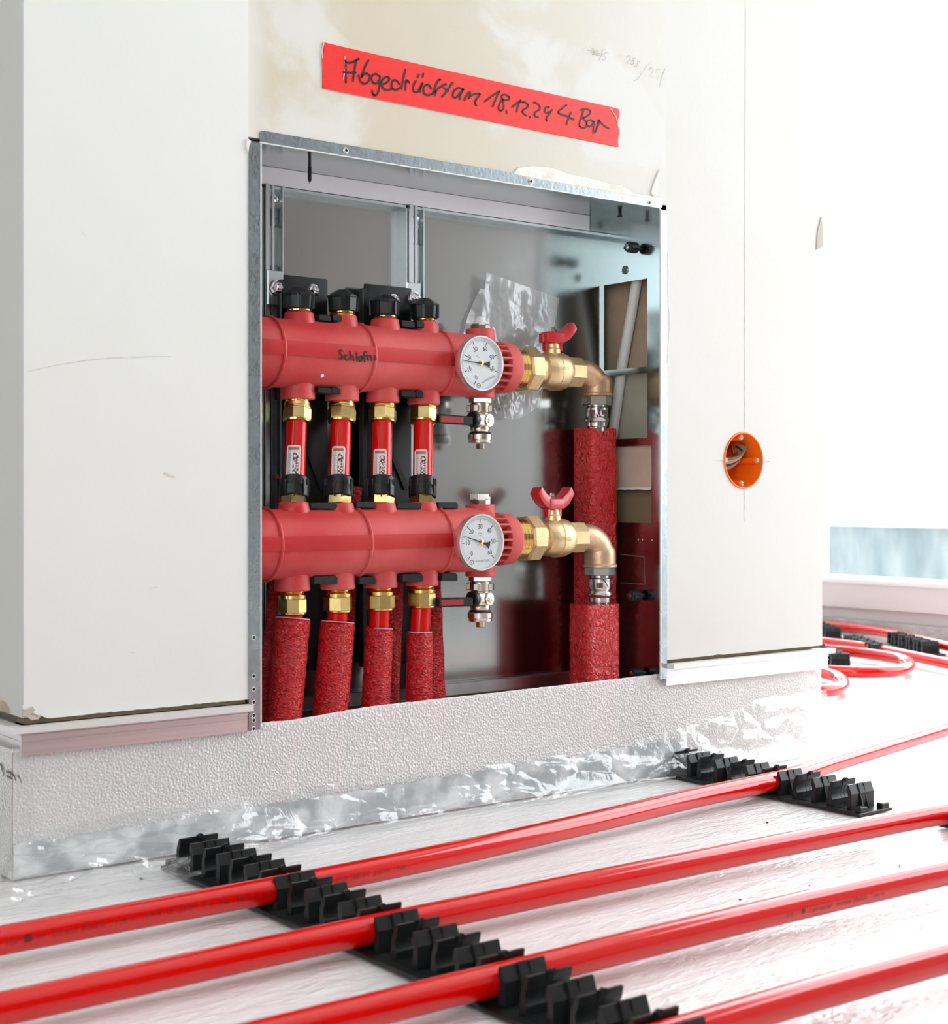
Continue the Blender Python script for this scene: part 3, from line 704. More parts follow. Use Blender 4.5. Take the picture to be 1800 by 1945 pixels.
# ================================================================ pipe brackets
def nutbolt(p, r, parent, name='bolt'):
    o = obj(name, G().lathe(p, (0, -1, 0), [(0, r*1.35), (0.0012, r*1.35), (0.0016, r)], 20), M['chrome'], parent)
    obj('bolt_head', G().lathe(Vector(p)+Vector((0, -0.0016, 0)), (0, -1, 0), [(0, r), (0.004, r), (0.005, r*0.8)], 6), M['chrome'], o)
    obj('bolt_tip', G().lathe(Vector(p)+Vector((0, -0.0066, 0)), (0, -1, 0), [(0, r*0.5), (0.002, r*0.5), (0.003, r*0.35)], 12), M['chrome'], o)
def bracket(pxa, pxb, pyt, lab, boltpx, washpx, mirror):
    xa, xb = XA(pxa, 0.082), XA(pxb, 0.082); zt = ZA(pxa, pyt, 0.082)
    b = thing('pipe_bracket', lab, 'bracket', ((xa+xb)/2, 0.085, 0.15), 'black pipe brackets behind the manifolds')
    g = G(); g.box(xa, xb, 0.081, 0.085, 0.150, zt); g.bevel(0.0035, 2); obj('back_plate', g, M['black_dusty'], b)
    obj('edge_rib', G().box(xa-0.006, xa-0.0002, 0.076, 0.0845, 0.150, zt-0.006).bevel(0.001, 1), M['black'], b)
    obj('brace', G().prism([(xa+0.004, 0.079, UZ-0.045), (xa+0.010, 0.079, UZ-0.045), (xb-0.004, 0.079, LZ+0.055), (xb-0.011, 0.079, LZ+0.055)], (0, 0.0018, 0)), M['black_dusty'], b)
    z = ZA(boltpx[0], boltpx[1], 0.083)
    obj('clamp_plate', G().box(XA(boltpx[0], 0.083)-0.010, XA(boltpx[0], 0.083)+0.009, 0.0815, 0.0835, z-0.018, z+0.018).bevel(0.0006, 1), M['galv_rail'], b)
    nutbolt((XA(boltpx[0], 0.0815), 0.0815, z), 0.0062, b)
    nutbolt((XA(washpx[0], 0.081), 0.081, ZA(washpx[0], washpx[1], 0.081)), 0.005, b)
    return b
brA = bracket(537, 622, 521, 'black plastic pipe bracket behind the first two capped outlets', (523, 547), (594, 552), 0)
brB = bracket(692, 781, 538, 'black plastic pipe bracket behind the third and fourth capped outlets', (785, 568), (746, 570), 0)
def hook(br, px0, px1, y0, y1, Y):
    a = onY(px0, y0, Y); b_ = onY(px1, y1, Y); zt, zb = a.z, b_.z; h = zt-zb
    g = G(); g.prism([(a.x, Y-0.007, zb+h*0.1), (a.x, Y-0.007, zt), (b_.x-0.003, Y-0.007, zt), (b_.x, Y-0.007, zt-h*0.25), (b_.x, Y-0.007, zb), (b_.x-0.008, Y-0.007, zb)], (0, 0.018, 0)); g.bevel(0.0006, 1)
    obj('clamp_hook', g, M['black_dusty'], br, sharp=0.4)
for br, a, b_ in ((brA, 600, 622), (brA, 626, 643), (brB, 757, 781), (brB, 785, 799)): hook(br, a, b_, 598 if br is brA else 609, 612 if br is brA else 624, UY-0.006)
for br, a, b_ in ((brA, 598, 624), (brA, 624, 640), (brB, 757, 783), (brB, 784, 797)): hook(br, a, b_, 736 if br is brA else 742, 749 if br is brA else 756, UY-0.012)
for br, a, b_, y in ((brA, 584, 634, 955), (brA, 670, 705, 953), (brB, 748, 797, 955), (brB, 826, 863, 954)): hook(br, a, b_, y, y+12, LY-0.005)
for br, a, b_, y in ((brA, 590, 634, 1094), (brA, 676, 706, 1095), (brB, 758, 796, 1090), (brB, 832, 862, 1089)): hook(br, a, b_, y, y+14, LY-0.010)

# ================================================================ manifolds
capU = [(568, 595), (650.5, 599), (731, 607), (806, 613)]
outU = [(565, 759), (649.5, 762), (726.5, 765), (804, 769)]
inL = [(558, 955), (643.5, 955), (724, 955), (802, 955)]
outL = [(555, 1122), (641, 1119), (722, 1116), (801, 1112)]
def manifold(lab, Y, Z, ribs, tops, ttopy, bots, bboty, with_caps, stubpx, stubtop, stubbot, vent, seam):
    m = thing('heating_manifold', lab, 'manifold', (XA(700, Y), Y, Z), 'red plastic heating manifolds in the cabinet')
    xs = OX0+0.003 if False else IX0-0.010
    xe = XA(950, Y-0.032)
    r = MR
    # body with two long moulding seams
    g = G(); n = 64
    prof = []
    ringsv = []
    for x in [xs, xe-0.002, xe]:
        rr = r if x < xe else r-0.002
        ring = []
        for i in range(n):
            a = 2*PI*i/n
            ring.append(g.bm.verts.new((x, Y-rr*math.cos(a), Z+rr*math.sin(a))))
        ringsv.append(ring)
    for A, B in zip(ringsv, ringsv[1:]):
        for i in range(n): g.bm.faces.new((A[i], A[(i+1) % n], B[(i+1) % n], B[i]))
    g.bm.faces.new(ringsv[0]); g.bm.faces.new(ringsv[-1])
    obj('body', g, M['red_pl'], m)
    # slightly proud label band between the seams
    g = G(); a0, a1 = seam
    rr = r+0.0016
    P = [(Y-rr*math.cos(a0+(a1-a0)*k/8), Z+rr*math.sin(a0+(a1-a0)*k/8)) for k in range(9)]+[(Y-(r-0.002)*math.cos(a1), Z+(r-0.002)*math.sin(a1)), (Y-(r-0.002)*math.cos(a0), Z+(r-0.002)*math.sin(a0))]
    g.prism([(xs, y, z) for y, z in P], (XA(862, Y-r)-xs, 0, 0)); obj('seam_band', g, M['red_clean'], m)
    for px in ribs:
        x = XA(px, Y-r); g = G()
        g.tube([(x+0.0004*math.sin(k*3), Y-(r+0.0008)*math.cos(2*PI*k/56), Z+(r+0.0008)*math.sin(2*PI*k/56)) for k in range(56)], 0.0017, 8, closed=True)
        obj('joint_rib', g, M['red_pl'], m)
    # outlets on top
    for k, (px, py) in enumerate(tops):
        x = XA(px, Y); zt = ZA(px, ttopy[k], Y)
        obj('outlet', G().lathe((x, Y, Z+r*0.55), (0, 0, 1), [(0, 0.0175), (r*0.38, 0.0165), (zt-Z-r*0.55-0.001, 0.0150), (zt-Z-r*0.55, 0.0142)], 32), M['red_pl'], m)
    for k, (px, py) in enumerate(bots):
        x = XA(px, Y); zb = ZA(px, py, Y)
        obj('outlet', G().lathe((x, Y, Z-r*0.45), (0, 0, -1), [(0, 0.0172), (Z-r*0.45-zb-0.001, 0.0180), (Z-r*0.45-zb, 0.0170)], 32), M['red_pl'], m)
    # vent and drain stub
    x = XA(stubpx, Y); zt = ZA(stubpx, stubtop, Y); zb = ZA(stubpx, stubbot, Y)
    obj('end_stub', G().lathe((x, Y, zb), (0, 0, 1), [(0, 0.0155), (0.001, 0.0163), (zt-zb-0.001, 0.0163), (zt-zb, 0.0155)], 36), M['red_pl'], m)
    # slotted end collar
    x0 = xe-0.001; x1 = XA(974, Y-0.029); x2 = XA(998, Y-0.0285)
    col = obj('end_collar', G().lathe((x1, Y, Z), (1, 0, 0), [(0, 0.0288), (0.002, 0.0296), (x2-x1-0.003, 0.0286), (x2-x1, 0.0262)], 48), M['red_pl'], m)
    obj('inner_core', G().lathe((x0, Y, Z), (1, 0, 0), [(0, 0.0205), (x1-x0+0.002, 0.0205)], 32), mat('core', (0.36, 0.006, 0.008), 0.5) if 'core' not in bpy.data.materials else bpy.data.materials['core'], m)
    for k in range(20):
        a = 2*PI*k/20
        Mx = Matrix.Translation((x0, Y, Z)) @ Matrix.Rotation(a, 4, 'X')
        obj('slat', G().box(0, x1-x0+0.001, 0.019, 0.0288, -0.0011, 0.0011, Mx), M['red_pl'], m, flat=True)
    # vent plug
    vz = zt
    vp = obj('vent_plug', G().lathe((x, Y, vz), (0, 0, 1), [(0, 0.0105), (0.0045, 0.0105), (0.006, 0.0095)], 8), M['nickel'], m)
    if vent == 0:
        obj('vent_cap', G().lathe((x, Y, vz+0.006), (0, 0, 1), [(0, 0.009), (0.001, 0.0092), (0.005, 0.0062), (0.0075, 0.0058), (0.0085, 0.0045)], 10), M['white_pl'], vp)
    else:
        obj('vent_cap', G().box(x-0.009, x+0.007, Y-0.008, Y+0.008, vz+0.005, vz+0.0115).bevel(0.0018, 2), M['white_pl'], vp)
        obj('vent_cap_tab', G().box(x+0.006, x+0.012, Y-0.004, Y+0.004, vz-0.0005, vz+0.009).bevel(0.0018, 2), M['white_pl'], vp)
    return m
mu = manifold('upper red plastic heating manifold with black caps on its outlets', UY, UZ, (541, 713, 864), capU, [594, 600, 607, 612], outU, None, True, 911.5, 626, 757, 0, (-0.14, 0.26))
ml = manifold('lower red plastic heating manifold with brass nuts and insulated pipes below', LY, LZ, (536, 706, 862), inL, [954, 955, 955, 954], outL, None, False, 911.5, 958, 1095, 1, (-0.16, 0.24))
# black protective caps of the upper manifold
for k, (px, py) in enumerate(capU):
    x = XA(px, UY); z0 = ZA(px, py, UY)
    r_ = 0.0166
    c = obj('thread_ring', G().lathe((x, UY, z0-0.002), (0, 0, 1), [(0, 0.0122), (0.0012, 0.0132), (0.0022, 0.0124), (0.0034, 0.0132), (0.0045, 0.0125), (0.008, 0.0125)], 28), M['brass'], mu)
    cp = obj('protective_cap', G().lathe((x, UY, z0+0.0035), (0, 0, 1), [(0, 0.0140), (0.0015, 0.0150), (0.014, 0.0158), (0.0155, r_), (0.0165, r_*0.98), (0.0225, 0.0068), (0.0232, 0.0052)], 10, rot=0.2+k), M['black'], mu, sharp=0.25)
    for j in range(5):
        a = j*2*PI/5+0.4*k
        obj('grip_rib', G().box(-0.0012, 0.0012, 0.0135, 0.0168, 0.0, 0.0135, Matrix.Translation((x, UY, z0+0.0045)) @ Matrix.Rotation(a, 4, 'Z')), M['black'], cp, flat=True)

# handwriting on the upper manifold
def onCyl(px, py, Yc, Zc, r):
    d = ray(px, py); o = CAM
    A = d.y**2+d.z**2; B = 2*((o.y-Yc)*d.y+(o.z-Zc)*d.z); C = (o.y-Yc)**2+(o.z-Zc)**2-r*r
    D = B*B-4*A*C
    t = (-B-math.sqrt(max(D, 0)))/(2*A); return o+d*t
ox, oy, k_ = 460, 480, 1/4.09
wr = [((778, 765), (765, 757), (755, 768), (765, 790), (778, 800), (770, 825), (752, 822)), ((815, 795), (800, 800), (797, 825), (812, 835), (822, 828)),
      ((840, 765), (838, 835)), ((838, 812), (852, 797), (862, 810), (864, 838)), ((890, 775), (890, 842)), ((925, 805), (908, 812), (905, 838), (922, 842), (934, 825), (925, 805)),
      ((968, 770), (950, 775), (948, 805), (950, 850)), ((938, 805), (965, 803)), ((975, 800), (978, 838)), ((977, 812), (990, 800), (1003, 806), (1005, 838)), ((1030, 800), (1036, 820), (1030, 835))]
g = G()
ncyl = lambda Yc, Zc: (lambda p: Vector((0, p.y-Yc, p.z-Zc)).normalized())
for st in wr:
    ribbon(g, [onCyl(ox+x*k_, oy+y*k_, UY, UZ, MR+0.0022) for x, y in smooth(list(st), 3)], 0.0018, ncyl(UY, UZ))
obj('handwriting', g, M['ink'], mu)
g = G(); p = onCyl(612, 714, UY, UZ, MR+0.0006); g.lathe(p, (0, -1, -0.4), [(0, 0.0022), (0.0006, 0.0014)], 7); obj('filler_spot', g, M['white_pl'], mu)

# ================================================================ flow meters between the manifolds
names4 = ('first from the left', 'second from the left', 'third from the left', 'fourth from the left')
for k in range(4):
    a = Vector((XA(outU[k][0], UY), UY, ZA(*outU[k], UY))); b_ = Vector((XA(inL[k][0], LY), LY, ZA(*inL[k], LY)))
    ax = (a-b_).normalized(); L = (a-b_).length
    fm = thing('flow_meter', 'red flow meter tube with clear scale and black collar, '+names4[k], 'flow meter', b_, 'flow meters between the two manifolds')
    def ln(pyv): # distance along from lower end by picture row
        return L*(955-pyv)/(955-outU[k][1])
    obj('brass_base', G().lathe(b_-ax*0.003, ax, [(0, 0.0128), (0.001, 0.0135), (0.0105, 0.0135), (0.011, 0.0128)], 6, rot=0.35+k*0.3), M['brass_hex'], fm)
    c1, c2, c3 = ln(946), ln(925), ln(908)
    obj('collar', G().lathe(b_+ax*c1, ax, [(0, 0.0125), (0.001, 0.0146), (c2-c1-0.0005, 0.0150), (c2-c1, 0.0138), (c3-c1-0.001, 0.0136), (c3-c1, 0.0128)], 36), M['black'], fm)
    for j in range(9):
        aa = j*2*PI/9+0.3*k
        Mx = Matrix.Translation(b_+ax*(c1+0.002)) @ Matrix.Rotation(aa, 4, 'Z')
        obj('collar_slot', G().box(0.0132, 0.0152, -0.0004, 0.0004, 0.0, c3-c1-0.004, Mx), M['black_dark'], fm, flat=True)
    obj('glass_tube', G().lathe(b_+ax*c1, ax, [(0, 0.0106), (ln(798)-c1, 0.0106)], 36), M['red_tube'], fm)
    # clear scale window on the camera side
    v0 = (CAM-b_); v0.z = 0; ang = math.atan2(v0.y, v0.x)-0.22
    z0_, z1_ = ln(911), ln((848, 850, 855, 856)[k])
    def wrap(aa, t, rr): return b_+ax*t+Vector((math.cos(aa), math.sin(aa), 0))*rr
    da = 0.62
    g = G(); g.grid(12, 2, lambda u, v: wrap(ang-da+2*da*u, z0_+(z1_-z0_)*v, 0.0111))
    sc_ = obj('scale_window', g, M['scale_clear'], fm, recalc=False)
    g = G(); g.grid(8, 2, lambda u, v: wrap(ang-0.02+(da-0.1)*u, z0_+0.002+(z1_-z0_-0.009)*v, 0.01125)); obj('scale_print', g, M['label_print'], sc_, recalc=False)
    g = G(); g.grid(8, 1, lambda u, v: wrap(ang-da+0.12+(2*da-0.24)*u, z1_-0.0045+0.0028*v, 0.01125)); obj('red_print', g, mat('rp', (0.45, 0.12, 0.1), 0.4) if 'rp' not in bpy.data.materials else bpy.data.materials['rp'], sc_, recalc=False)
    g = G()
    for j in range(9):
        t = z0_+0.004+(z1_-z0_-0.014)*j/8
        ribbon(g, [wrap(ang-da+0.10+i*0.1, t, 0.0113) for i in range(4 if j % 2 else 5)], 0.0005, lambda p: (Vector((p.x, p.y, 0))-Vector((b_.x, b_.y, 0))).normalized())
    ribbon(g, [wrap(ang-da+0.3, z0_+0.002, 0.0113), wrap(ang-da+0.3, z1_-0.008, 0.0113)], 0.0005, lambda p: (Vector((p.x, p.y, 0))-Vector((b_.x, b_.y, 0))).normalized())
    obj('scale_mark', g, M['ink_grey'], sc_)
    g = G(); fr_ = [wrap(ang-da, z0_, 0.0112), wrap(ang-da, z1_-0.002, 0.0112), wrap(ang-da+0.15, z1_, 0.0112), wrap(ang, z1_, 0.0112), wrap(ang+da-0.15, z1_, 0.0112), wrap(ang+da, z1_-0.002, 0.0112), wrap(ang+da, z0_, 0.0112)]
    g.tube(fr_, 0.0005, 6); obj('window_rim', g, M['white_pl'], sc_)
    # brass compression nut on top
    n0, n1, n2 = ln(803), ln(775), L
    obj('compression_nut', G().lathe(b_+ax*n0, ax, [(0, 0.0125), (0.0015, 0.0142), (0.003, 0.0150), (n1-n0-0.003, 0.0150), (n1-n0-0.002, 0.0142), (n1-n0+0.002, 0.0138)], 8, rot=0.2*k), M['brass_hex'], fm, sharp=0.3)
    obj('brass_thread', G().lathe(b_+ax*(n1), ax, [(0, 0.0140), (0.0035, 0.0140), (0.0045, 0.0120), (0.0055, 0.0126), (0.0065, 0.0118), (0.0075, 0.0126), (n2-n1, 0.0118)], 30), M['brass'], fm)
    obj('nut_rim', G().lathe(b_+ax*(n0-0.0015), ax, [(0, 0.0112), (0.001, 0.0138), (0.0025, 0.0142)], 30), M['brass'], fm)

# ================================================================ insulated pipes under the lower manifold
bots = [((556, 1174), 34.5, (537, 1392)), ((641, 1181), 35, (624, 1392)), ((720, 1193), 29, (711, 1392)), ((797, 1200), 27, (795, 1392))]
labs = ('wide dusty red insulated pipe leaning left, leftmost under the lower manifold', 'red insulated pipe with cut-open top, second under the lower manifold',
        'red insulated pipe with slanted top cut, third under the lower manifold', 'slim red insulated pipe showing most bare pipe, rightmost of the front row')
for k in range(4):
    a = Vector((XA(outL[k][0], LY), LY, ZA(*outL[k], LY)))
    t = onY(*bots[k][0], LY); e = onY(*bots[k][2], LY-0.004)
    e2 = t+(e-t)*((t.z-0.002)/(t.z-e.z)); z_ = 1.5
    ip = thing('insulated_pipe', labs[k], 'pipe', (e2.x, e2.y, 0.0), 'insulated pipes below the lower manifold')
    dn = Vector((0, 0, -1))
    obj('brass_thread', G().lathe(a+Vector((0, 0, 0.004)), dn, [(0, 0.0118), (0.005, 0.0126), (0.006, 0.0118), (0.007, 0.0126), (0.008, 0.0120), (0.0082, 0.0140), (0.0115, 0.0140)], 30), M['brass'], ip)
    zn = a.z-0.0075
    obj('compression_nut', G().lathe((a.x, a.y, zn), dn, [(0, 0.0142), (0.001, 0.0150), (0.0135, 0.0150), (0.015, 0.0138)], 8, rot=0.25*k+0.1), M['brass_hex'], ip, sharp=0.3)
    obj('nut_rim', G().lathe((a.x, a.y, zn-0.014), dn, [(0, 0.0142), (0.0015, 0.0140), (0.003, 0.0115)], 30), M['brass'], ip)
    pb = Vector((a.x, a.y, zn-0.012))
    obj('bare_pipe', G().tube([pb, (pb*0.4+t*0.6), t+(e2-t)*0.08, e2+Vector((0, 0, 0.01))], 0.0106, 28), M['red_tube'], ip)
    R = bots[k][1]/FPX*1.47
    ax = (e2-t).normalized(); Ls = (e2-t).length-0.003
    g = G(); n = 36; m_ = 60; rings = []
    side = Vector((1, 0, 0))
    for j in range(m_+1):
        tt = Ls*j/m_; ring = []
        for i in range(n):
            aa = 2*PI*i/n
            u = Vector((math.cos(aa), math.sin(aa), 0))
            rr = R*(1+0.02*noise.noise(Vector((aa*2, tt*60, k*9)))+0.012*math.sin(tt*500+math.sin(aa*3)))
            if j == 0: rr = R*0.97
            off = (0.0016*math.cos(aa+0.6)*(1, 1.4, 2.2, 0.2)[k]) if j < 3 else 0
            ring.append(g.bm.verts.new(t+ax*(tt+off)+u*rr))
        rings.append(ring)
    inner = [g.bm.verts.new(t+ax*0.0005+Vector((math.cos(2*PI*i/n), math.sin(2*PI*i/n), 0))*(R-0.0028)) for i in range(n)]
    for A, B in zip(rings, rings[1:]):
        for i in range(n): g.bm.faces.new((A[i], A[(i+1) % n], B[(i+1) % n], B[i]))
    for i in range(n): g.bm.faces.new((inner[i], inner[(i+1) % n], rings[0][(i+1) % n], rings[0][i]))
    sl = obj('insulation_sleeve', g, M['sleeve'], ip, sharp=3)
    g = G(); g.lathe(t+ax*0.0006, -ax, [(0, R-0.0004), (0.0008, R-0.0007), (0.0009, 0.0125), (0.0, 0.0122)], 36, cap=False)
    obj('sleeve_rim', g, M['sleeve_foam'], ip)
# rear insulated pipes
rear = [((559, 907), (509, 1392), 0.0165, 'dark red insulated pipe behind the leftmost front pipe and collar'),
        ((668, 925), (640, 1392), 0.013, 'red insulated pipe hidden behind the second flow meter collar'),
        ((748, 1100), (735, 1392), 0.013, 'red insulated pipe hidden behind the third front pipe'),
        ((815, 1100), (826, 1392), 0.0155, 'thin crinkled red insulated pipe behind the rightmost front pipe')]
for p0, p1, R, lb in rear:
    a = onY(*p0, 0.0785); b_ = onY(*p1, 0.058)
    e2 = a+(b_-a)*((a.z-0.003)/(a.z-b_.z))
    mid = onY((p0[0]+p1[0])/2, 1050, 0.079) if p0[1] < 1000 else (a+e2)/2
    g = G(); g.tube([a+(e2-a)*i/24 for i in range(25)], [R*(0.62 if False else 1)*(1+0.03*math.sin(i*5)) for i in range(25)], 24)
    for v in g.bm.verts:
        cyy = a.y+(e2.y-a.y)*((a.z-v.co.z)/(a.z-e2.z)); v.co.y = cyy+(v.co.y-cyy)*0.45
    ip = thing('insulated_pipe', lb, 'pipe', (e2.x, e2.y, 0), 'rear insulated pipes in the cabinet')
    obj('insulation_sleeve', g, M['sleeve'], ip, sharp=3)
    if p0[0] == 559:
        q = onY(520, 902, 0.078); obj('torn_shred', G().prism([q, q+Vector((0.008, 0, 0.001)), q+Vector((0.012, 0, -0.003)), q+Vector((0.015, 0, -0.004)), q+Vector((0.012, 0, -0.008)), q+Vector((0.005, 0, -0.005))], (0, 0.001, 0)), M['sleeve'], ip)

# ================================================================ thermometers
def gauge(lab, px, py, Y, ya, dialrot, needle):
    c = onY(px, py, Y); R = 0.0300
    gz = thing('thermometer', lab, 'gauge', (c.x, c.y, c.z), 'round dial thermometers on the manifolds')
    obj('housing', G().lathe(c+Vector((0, 0.013, 0)), (0, -1, 0), [(0, R*0.90), (0.002, R*0.95), (0.0085, R*0.975)], 64), M['bezel'], gz)
    obj('bezel', G().lathe(c+Vector((0, 0.005, 0)), (0, -1, 0), [(0, R*0.975), (0.001, R), (0.0045, R), (0.0056, R*0.985), (0.0056, R*0.945), (0.0045, R*0.925), (0.0022, R*0.91)], 72, cap=False), M['bezel'], gz)
    obj('stem', G().lathe(c+Vector((0, 0.012, 0)), (0, 1, 0), [(0, 0.009), (ya-(c.y+0.012), 0.009)], 20), M['nickel'], gz)
    face = obj('dial_face', G().lathe(c+Vector((0, 0.0030, 0)), (0, -1, 0), [(0, R*0.925), (0.0006, R*0.925)], 64), M['dial'], gz)
    yf = c.y+0.0022
    def pol(a, r): a += dialrot; return Vector((c.x+math.sin(a)*r, yf, c.z+math.cos(a)*r))
    rot = dialrot
    def loc2(x, y):
        return Vector((c.x+x*math.cos(rot)+y*math.sin(rot), yf, c.z-x*math.sin(rot)+y*math.cos(rot)))
    g = G(); nn = lambda p: Vector((0, -1, 0))
    for i in range(7):
        a = (-135+45*i)*PI/180; ribbon(g, [pol(a, R*0.70), pol(a, R*0.80)], 0.0008, nn)
    for i in range(7):
        a = (-135+45*i)*PI/180; tx = R*0.545*math.sin(a)*1.05; ty = R*0.545*math.cos(a)
        add_text(g, str(i*10), 0.0074, lambda x, y: loc2(x*0.82+tx, y+ty), 'CENTER')
    obj('dial_number', g, M['ink'], face)
    g = G()
    for i in range(61):
        a = (-135+4.5*i)*PI/180; ribbon(g, [pol(a, R*0.80), pol(a, R*(0.86 if i % 5 else 0.88))], 0.00028, nn)
    add_text(g, '°C', 0.0048, lambda x, y: loc2(x-0.0006, y+R*0.27), 'CENTER')
    obj('dial_tick', g, M['ink_grey'], face)
    g = G(); add_text(g, 'HARREITHER', 0.0034, lambda x, y: loc2(x+0.0025, y-R*0.66), 'CENTER'); obj('dial_lettering', g, M['ink_blue'], face)
    g = G(); cc = loc2(-0.0125, -R*0.685)
    ribbon(g, [cc+Vector((math.cos(a*PI/8)*0.0025, 0, math.sin(a*PI/8)*0.0022)) for a in range(17)], 0.0006, nn)
    ribbon(g, [cc+Vector((-0.0014, 0, 0.0004)), cc+Vector((0, 0, -0.0006)), cc+Vector((0.0012, 0, 0.0004))], 0.0004, nn); obj('emblem', g, M['ink_grey'], face)
    # needle
    nd = Vector((math.sin(needle), 0, math.cos(needle))); sd = Vector((nd.z, 0, -nd.x)); yn = Vector((c.x, c.y+0.0008, c.z))
    g = G(); g.prism([yn-sd*0.0007, yn+nd*R*0.84-sd*0.0002, yn+nd*R*0.84+sd*0.0002, yn+sd*0.0007], (0, 0.0004, 0))
    g.prism([yn-nd*0.002-sd*0.0008, yn-nd*0.0065-sd*0.0012, yn-nd*0.0115-sd*0.0040, yn-nd*0.0120, yn-nd*0.0115+sd*0.0040, yn-nd*0.0065+sd*0.0012, yn-nd*0.002+sd*0.0008], (0, 0.0004, 0))
    obj('needle', g, M['ink'], gz)
    obj('needle_hub', G().lathe((c.x, c.y+0.0012, c.z), (0, -1, 0), [(0, 0.0026), (0.001, 0.0026), (0.0014, 0.0018)], 18), M['brass'], gz)
    g = G(); g.lathe((c.x, c.y+0.0002, c.z), (0, -1, 0), [(0, R*0.93), (0.0002, R*0.93)], 48); obj('cover_glass', g, M['glass'], gz)
    return gz
gauge('upper chrome-rimmed round thermometer with its dial tilted to the left', 915, 690, 0.009, UY-0.02, -0.44, -85.7*PI/180)
gauge('lower chrome-rimmed round thermometer with its dial upright', 915, 1030, -0.023, LY-0.02, -0.03, -73.6*PI/180)

# ================================================================ drain valves
def drain(lab, px, ytop, Y, parentlab=None):
    x = XA(px, Y); k = 0
    Z_ = lambda py: ZA(px, py, Y)
    y0 = ytop
    d = thing('drain_valve', lab, 'valve', (x, Y, Z_(y0+91)), 'drain valves under the thermometers')
    D = lambda a: Z_(y0+a)
    obj('hex_neck', G().lathe((x, Y, D(-1)), (0, 0, -1), [(0, 0.0125), (D(-1)-D(8), 0.0125)], 6, rot=0.2), M['nickel'], d)
    obj('body', G().lathe((x, Y, D(8)), (0, 0, -1), [(0, 0.0098), (D(8)-D(10), 0.0115), (D(8)-D(26), 0.0115), (D(8)-D(28), 0.0100), (D(8)-D(55), 0.0108), (D(8)-D(60), 0.0112), (D(8)-D(64), 0.0102)], 24), M['nickel'], d)
    for a in (0.1, PI/2+0.1, PI+0.1, 3*PI/2+0.1):
        Mx = Matrix.Translation((x, Y, D(19))) @ Matrix.Rotation(a+0.5, 4, 'Z')
        obj('lug', G().box(0.009, 0.0155, -0.003, 0.003, -0.004, 0.004, Mx).bevel(0.0008, 1), M['nickel'], d)
    Mx = Matrix.Translation((x, Y, D(43))) @ Matrix.Rotation(-0.25, 4, 'Z')
    obj('front_boss', G().lathe((x+0.003, Y-0.008, D(42)), (0.25, -1, 0), [(0, 0.0075), (0.005, 0.0070)], 20), M['nickel'], d)
    obj('pin', G().lathe((x+0.003, Y-0.0125, D(43)), (0.25, -1, 0), [(0, 0.0032), (0.0015, 0.0030), (0.0022, 0.0018)], 14), M['nickel'], d)
    obj('side_boss', G().lathe((x, Y-0.002, D(42)), (-1, -0.25, 0), [(0, 0.010), (0.009, 0.0095), (0.012, 0.0085)], 24), M['nickel'], d)
    obj('sealing_ring', G().lathe((x, Y, D(64)), (0, 0, -1), [(0, 0.0118), (0.001, 0.0124), (0.002, 0.0118)], 24), M['black_dark'], d)
    obj('knurled_cap', G().lathe((x, Y, D(67)), (0, 0, -1), [(0, 0.0125), (0.001, 0.0138)]+[(0.001+0.0005*i, 0.0138) for i in range(1, 12)]+[(0.0078, 0.0132), (0.0100, 0.0130), (0.0105, 0.012)], 44), M['nickel'], d, sharp=0.1)
    obj('plug', G().lathe((x, Y, D(86)), (0, 0, -1), [(0, 0.0050), (0.0055, 0.0050), (0.006, 0.0044)], 8), M['nickel'], d)
    obj('hub_knob', G().lathe((x-0.0115, Y-0.005, D(41)), (-1, -0.25, 0), [(0, 0.0088), (0.005, 0.0088), (0.006, 0.0075)], 16), M['black'], d)
    # lever pointing left
    xa = XA(px-18, Y-0.012); xb = XA(px-81, Y-0.012)
    zt = D(35); zb = D(53)
    lv = obj('lever', G().prism([(xa, Y-0.017, zt-0.001), (xa, Y-0.017, zb), (xb, Y-0.017, zb+0.001), (xb, Y-0.017, zt+0.0005)], (0, 0.009, 0)).bevel(0.001, 1), M['black'], d)
    obj('lever_inlay', G().box(xb+0.001, xa-0.014, Y-0.0178, Y-0.0168, zb+0.0022, zt-0.0018), M['red_dark'], lv)
    return d
drain('nickel drain valve with black and red lever under the upper thermometer', 911.5, 757, UY)
drain('nickel drain valve with black and red lever under the lower thermometer', 911.5, 1095, LY)

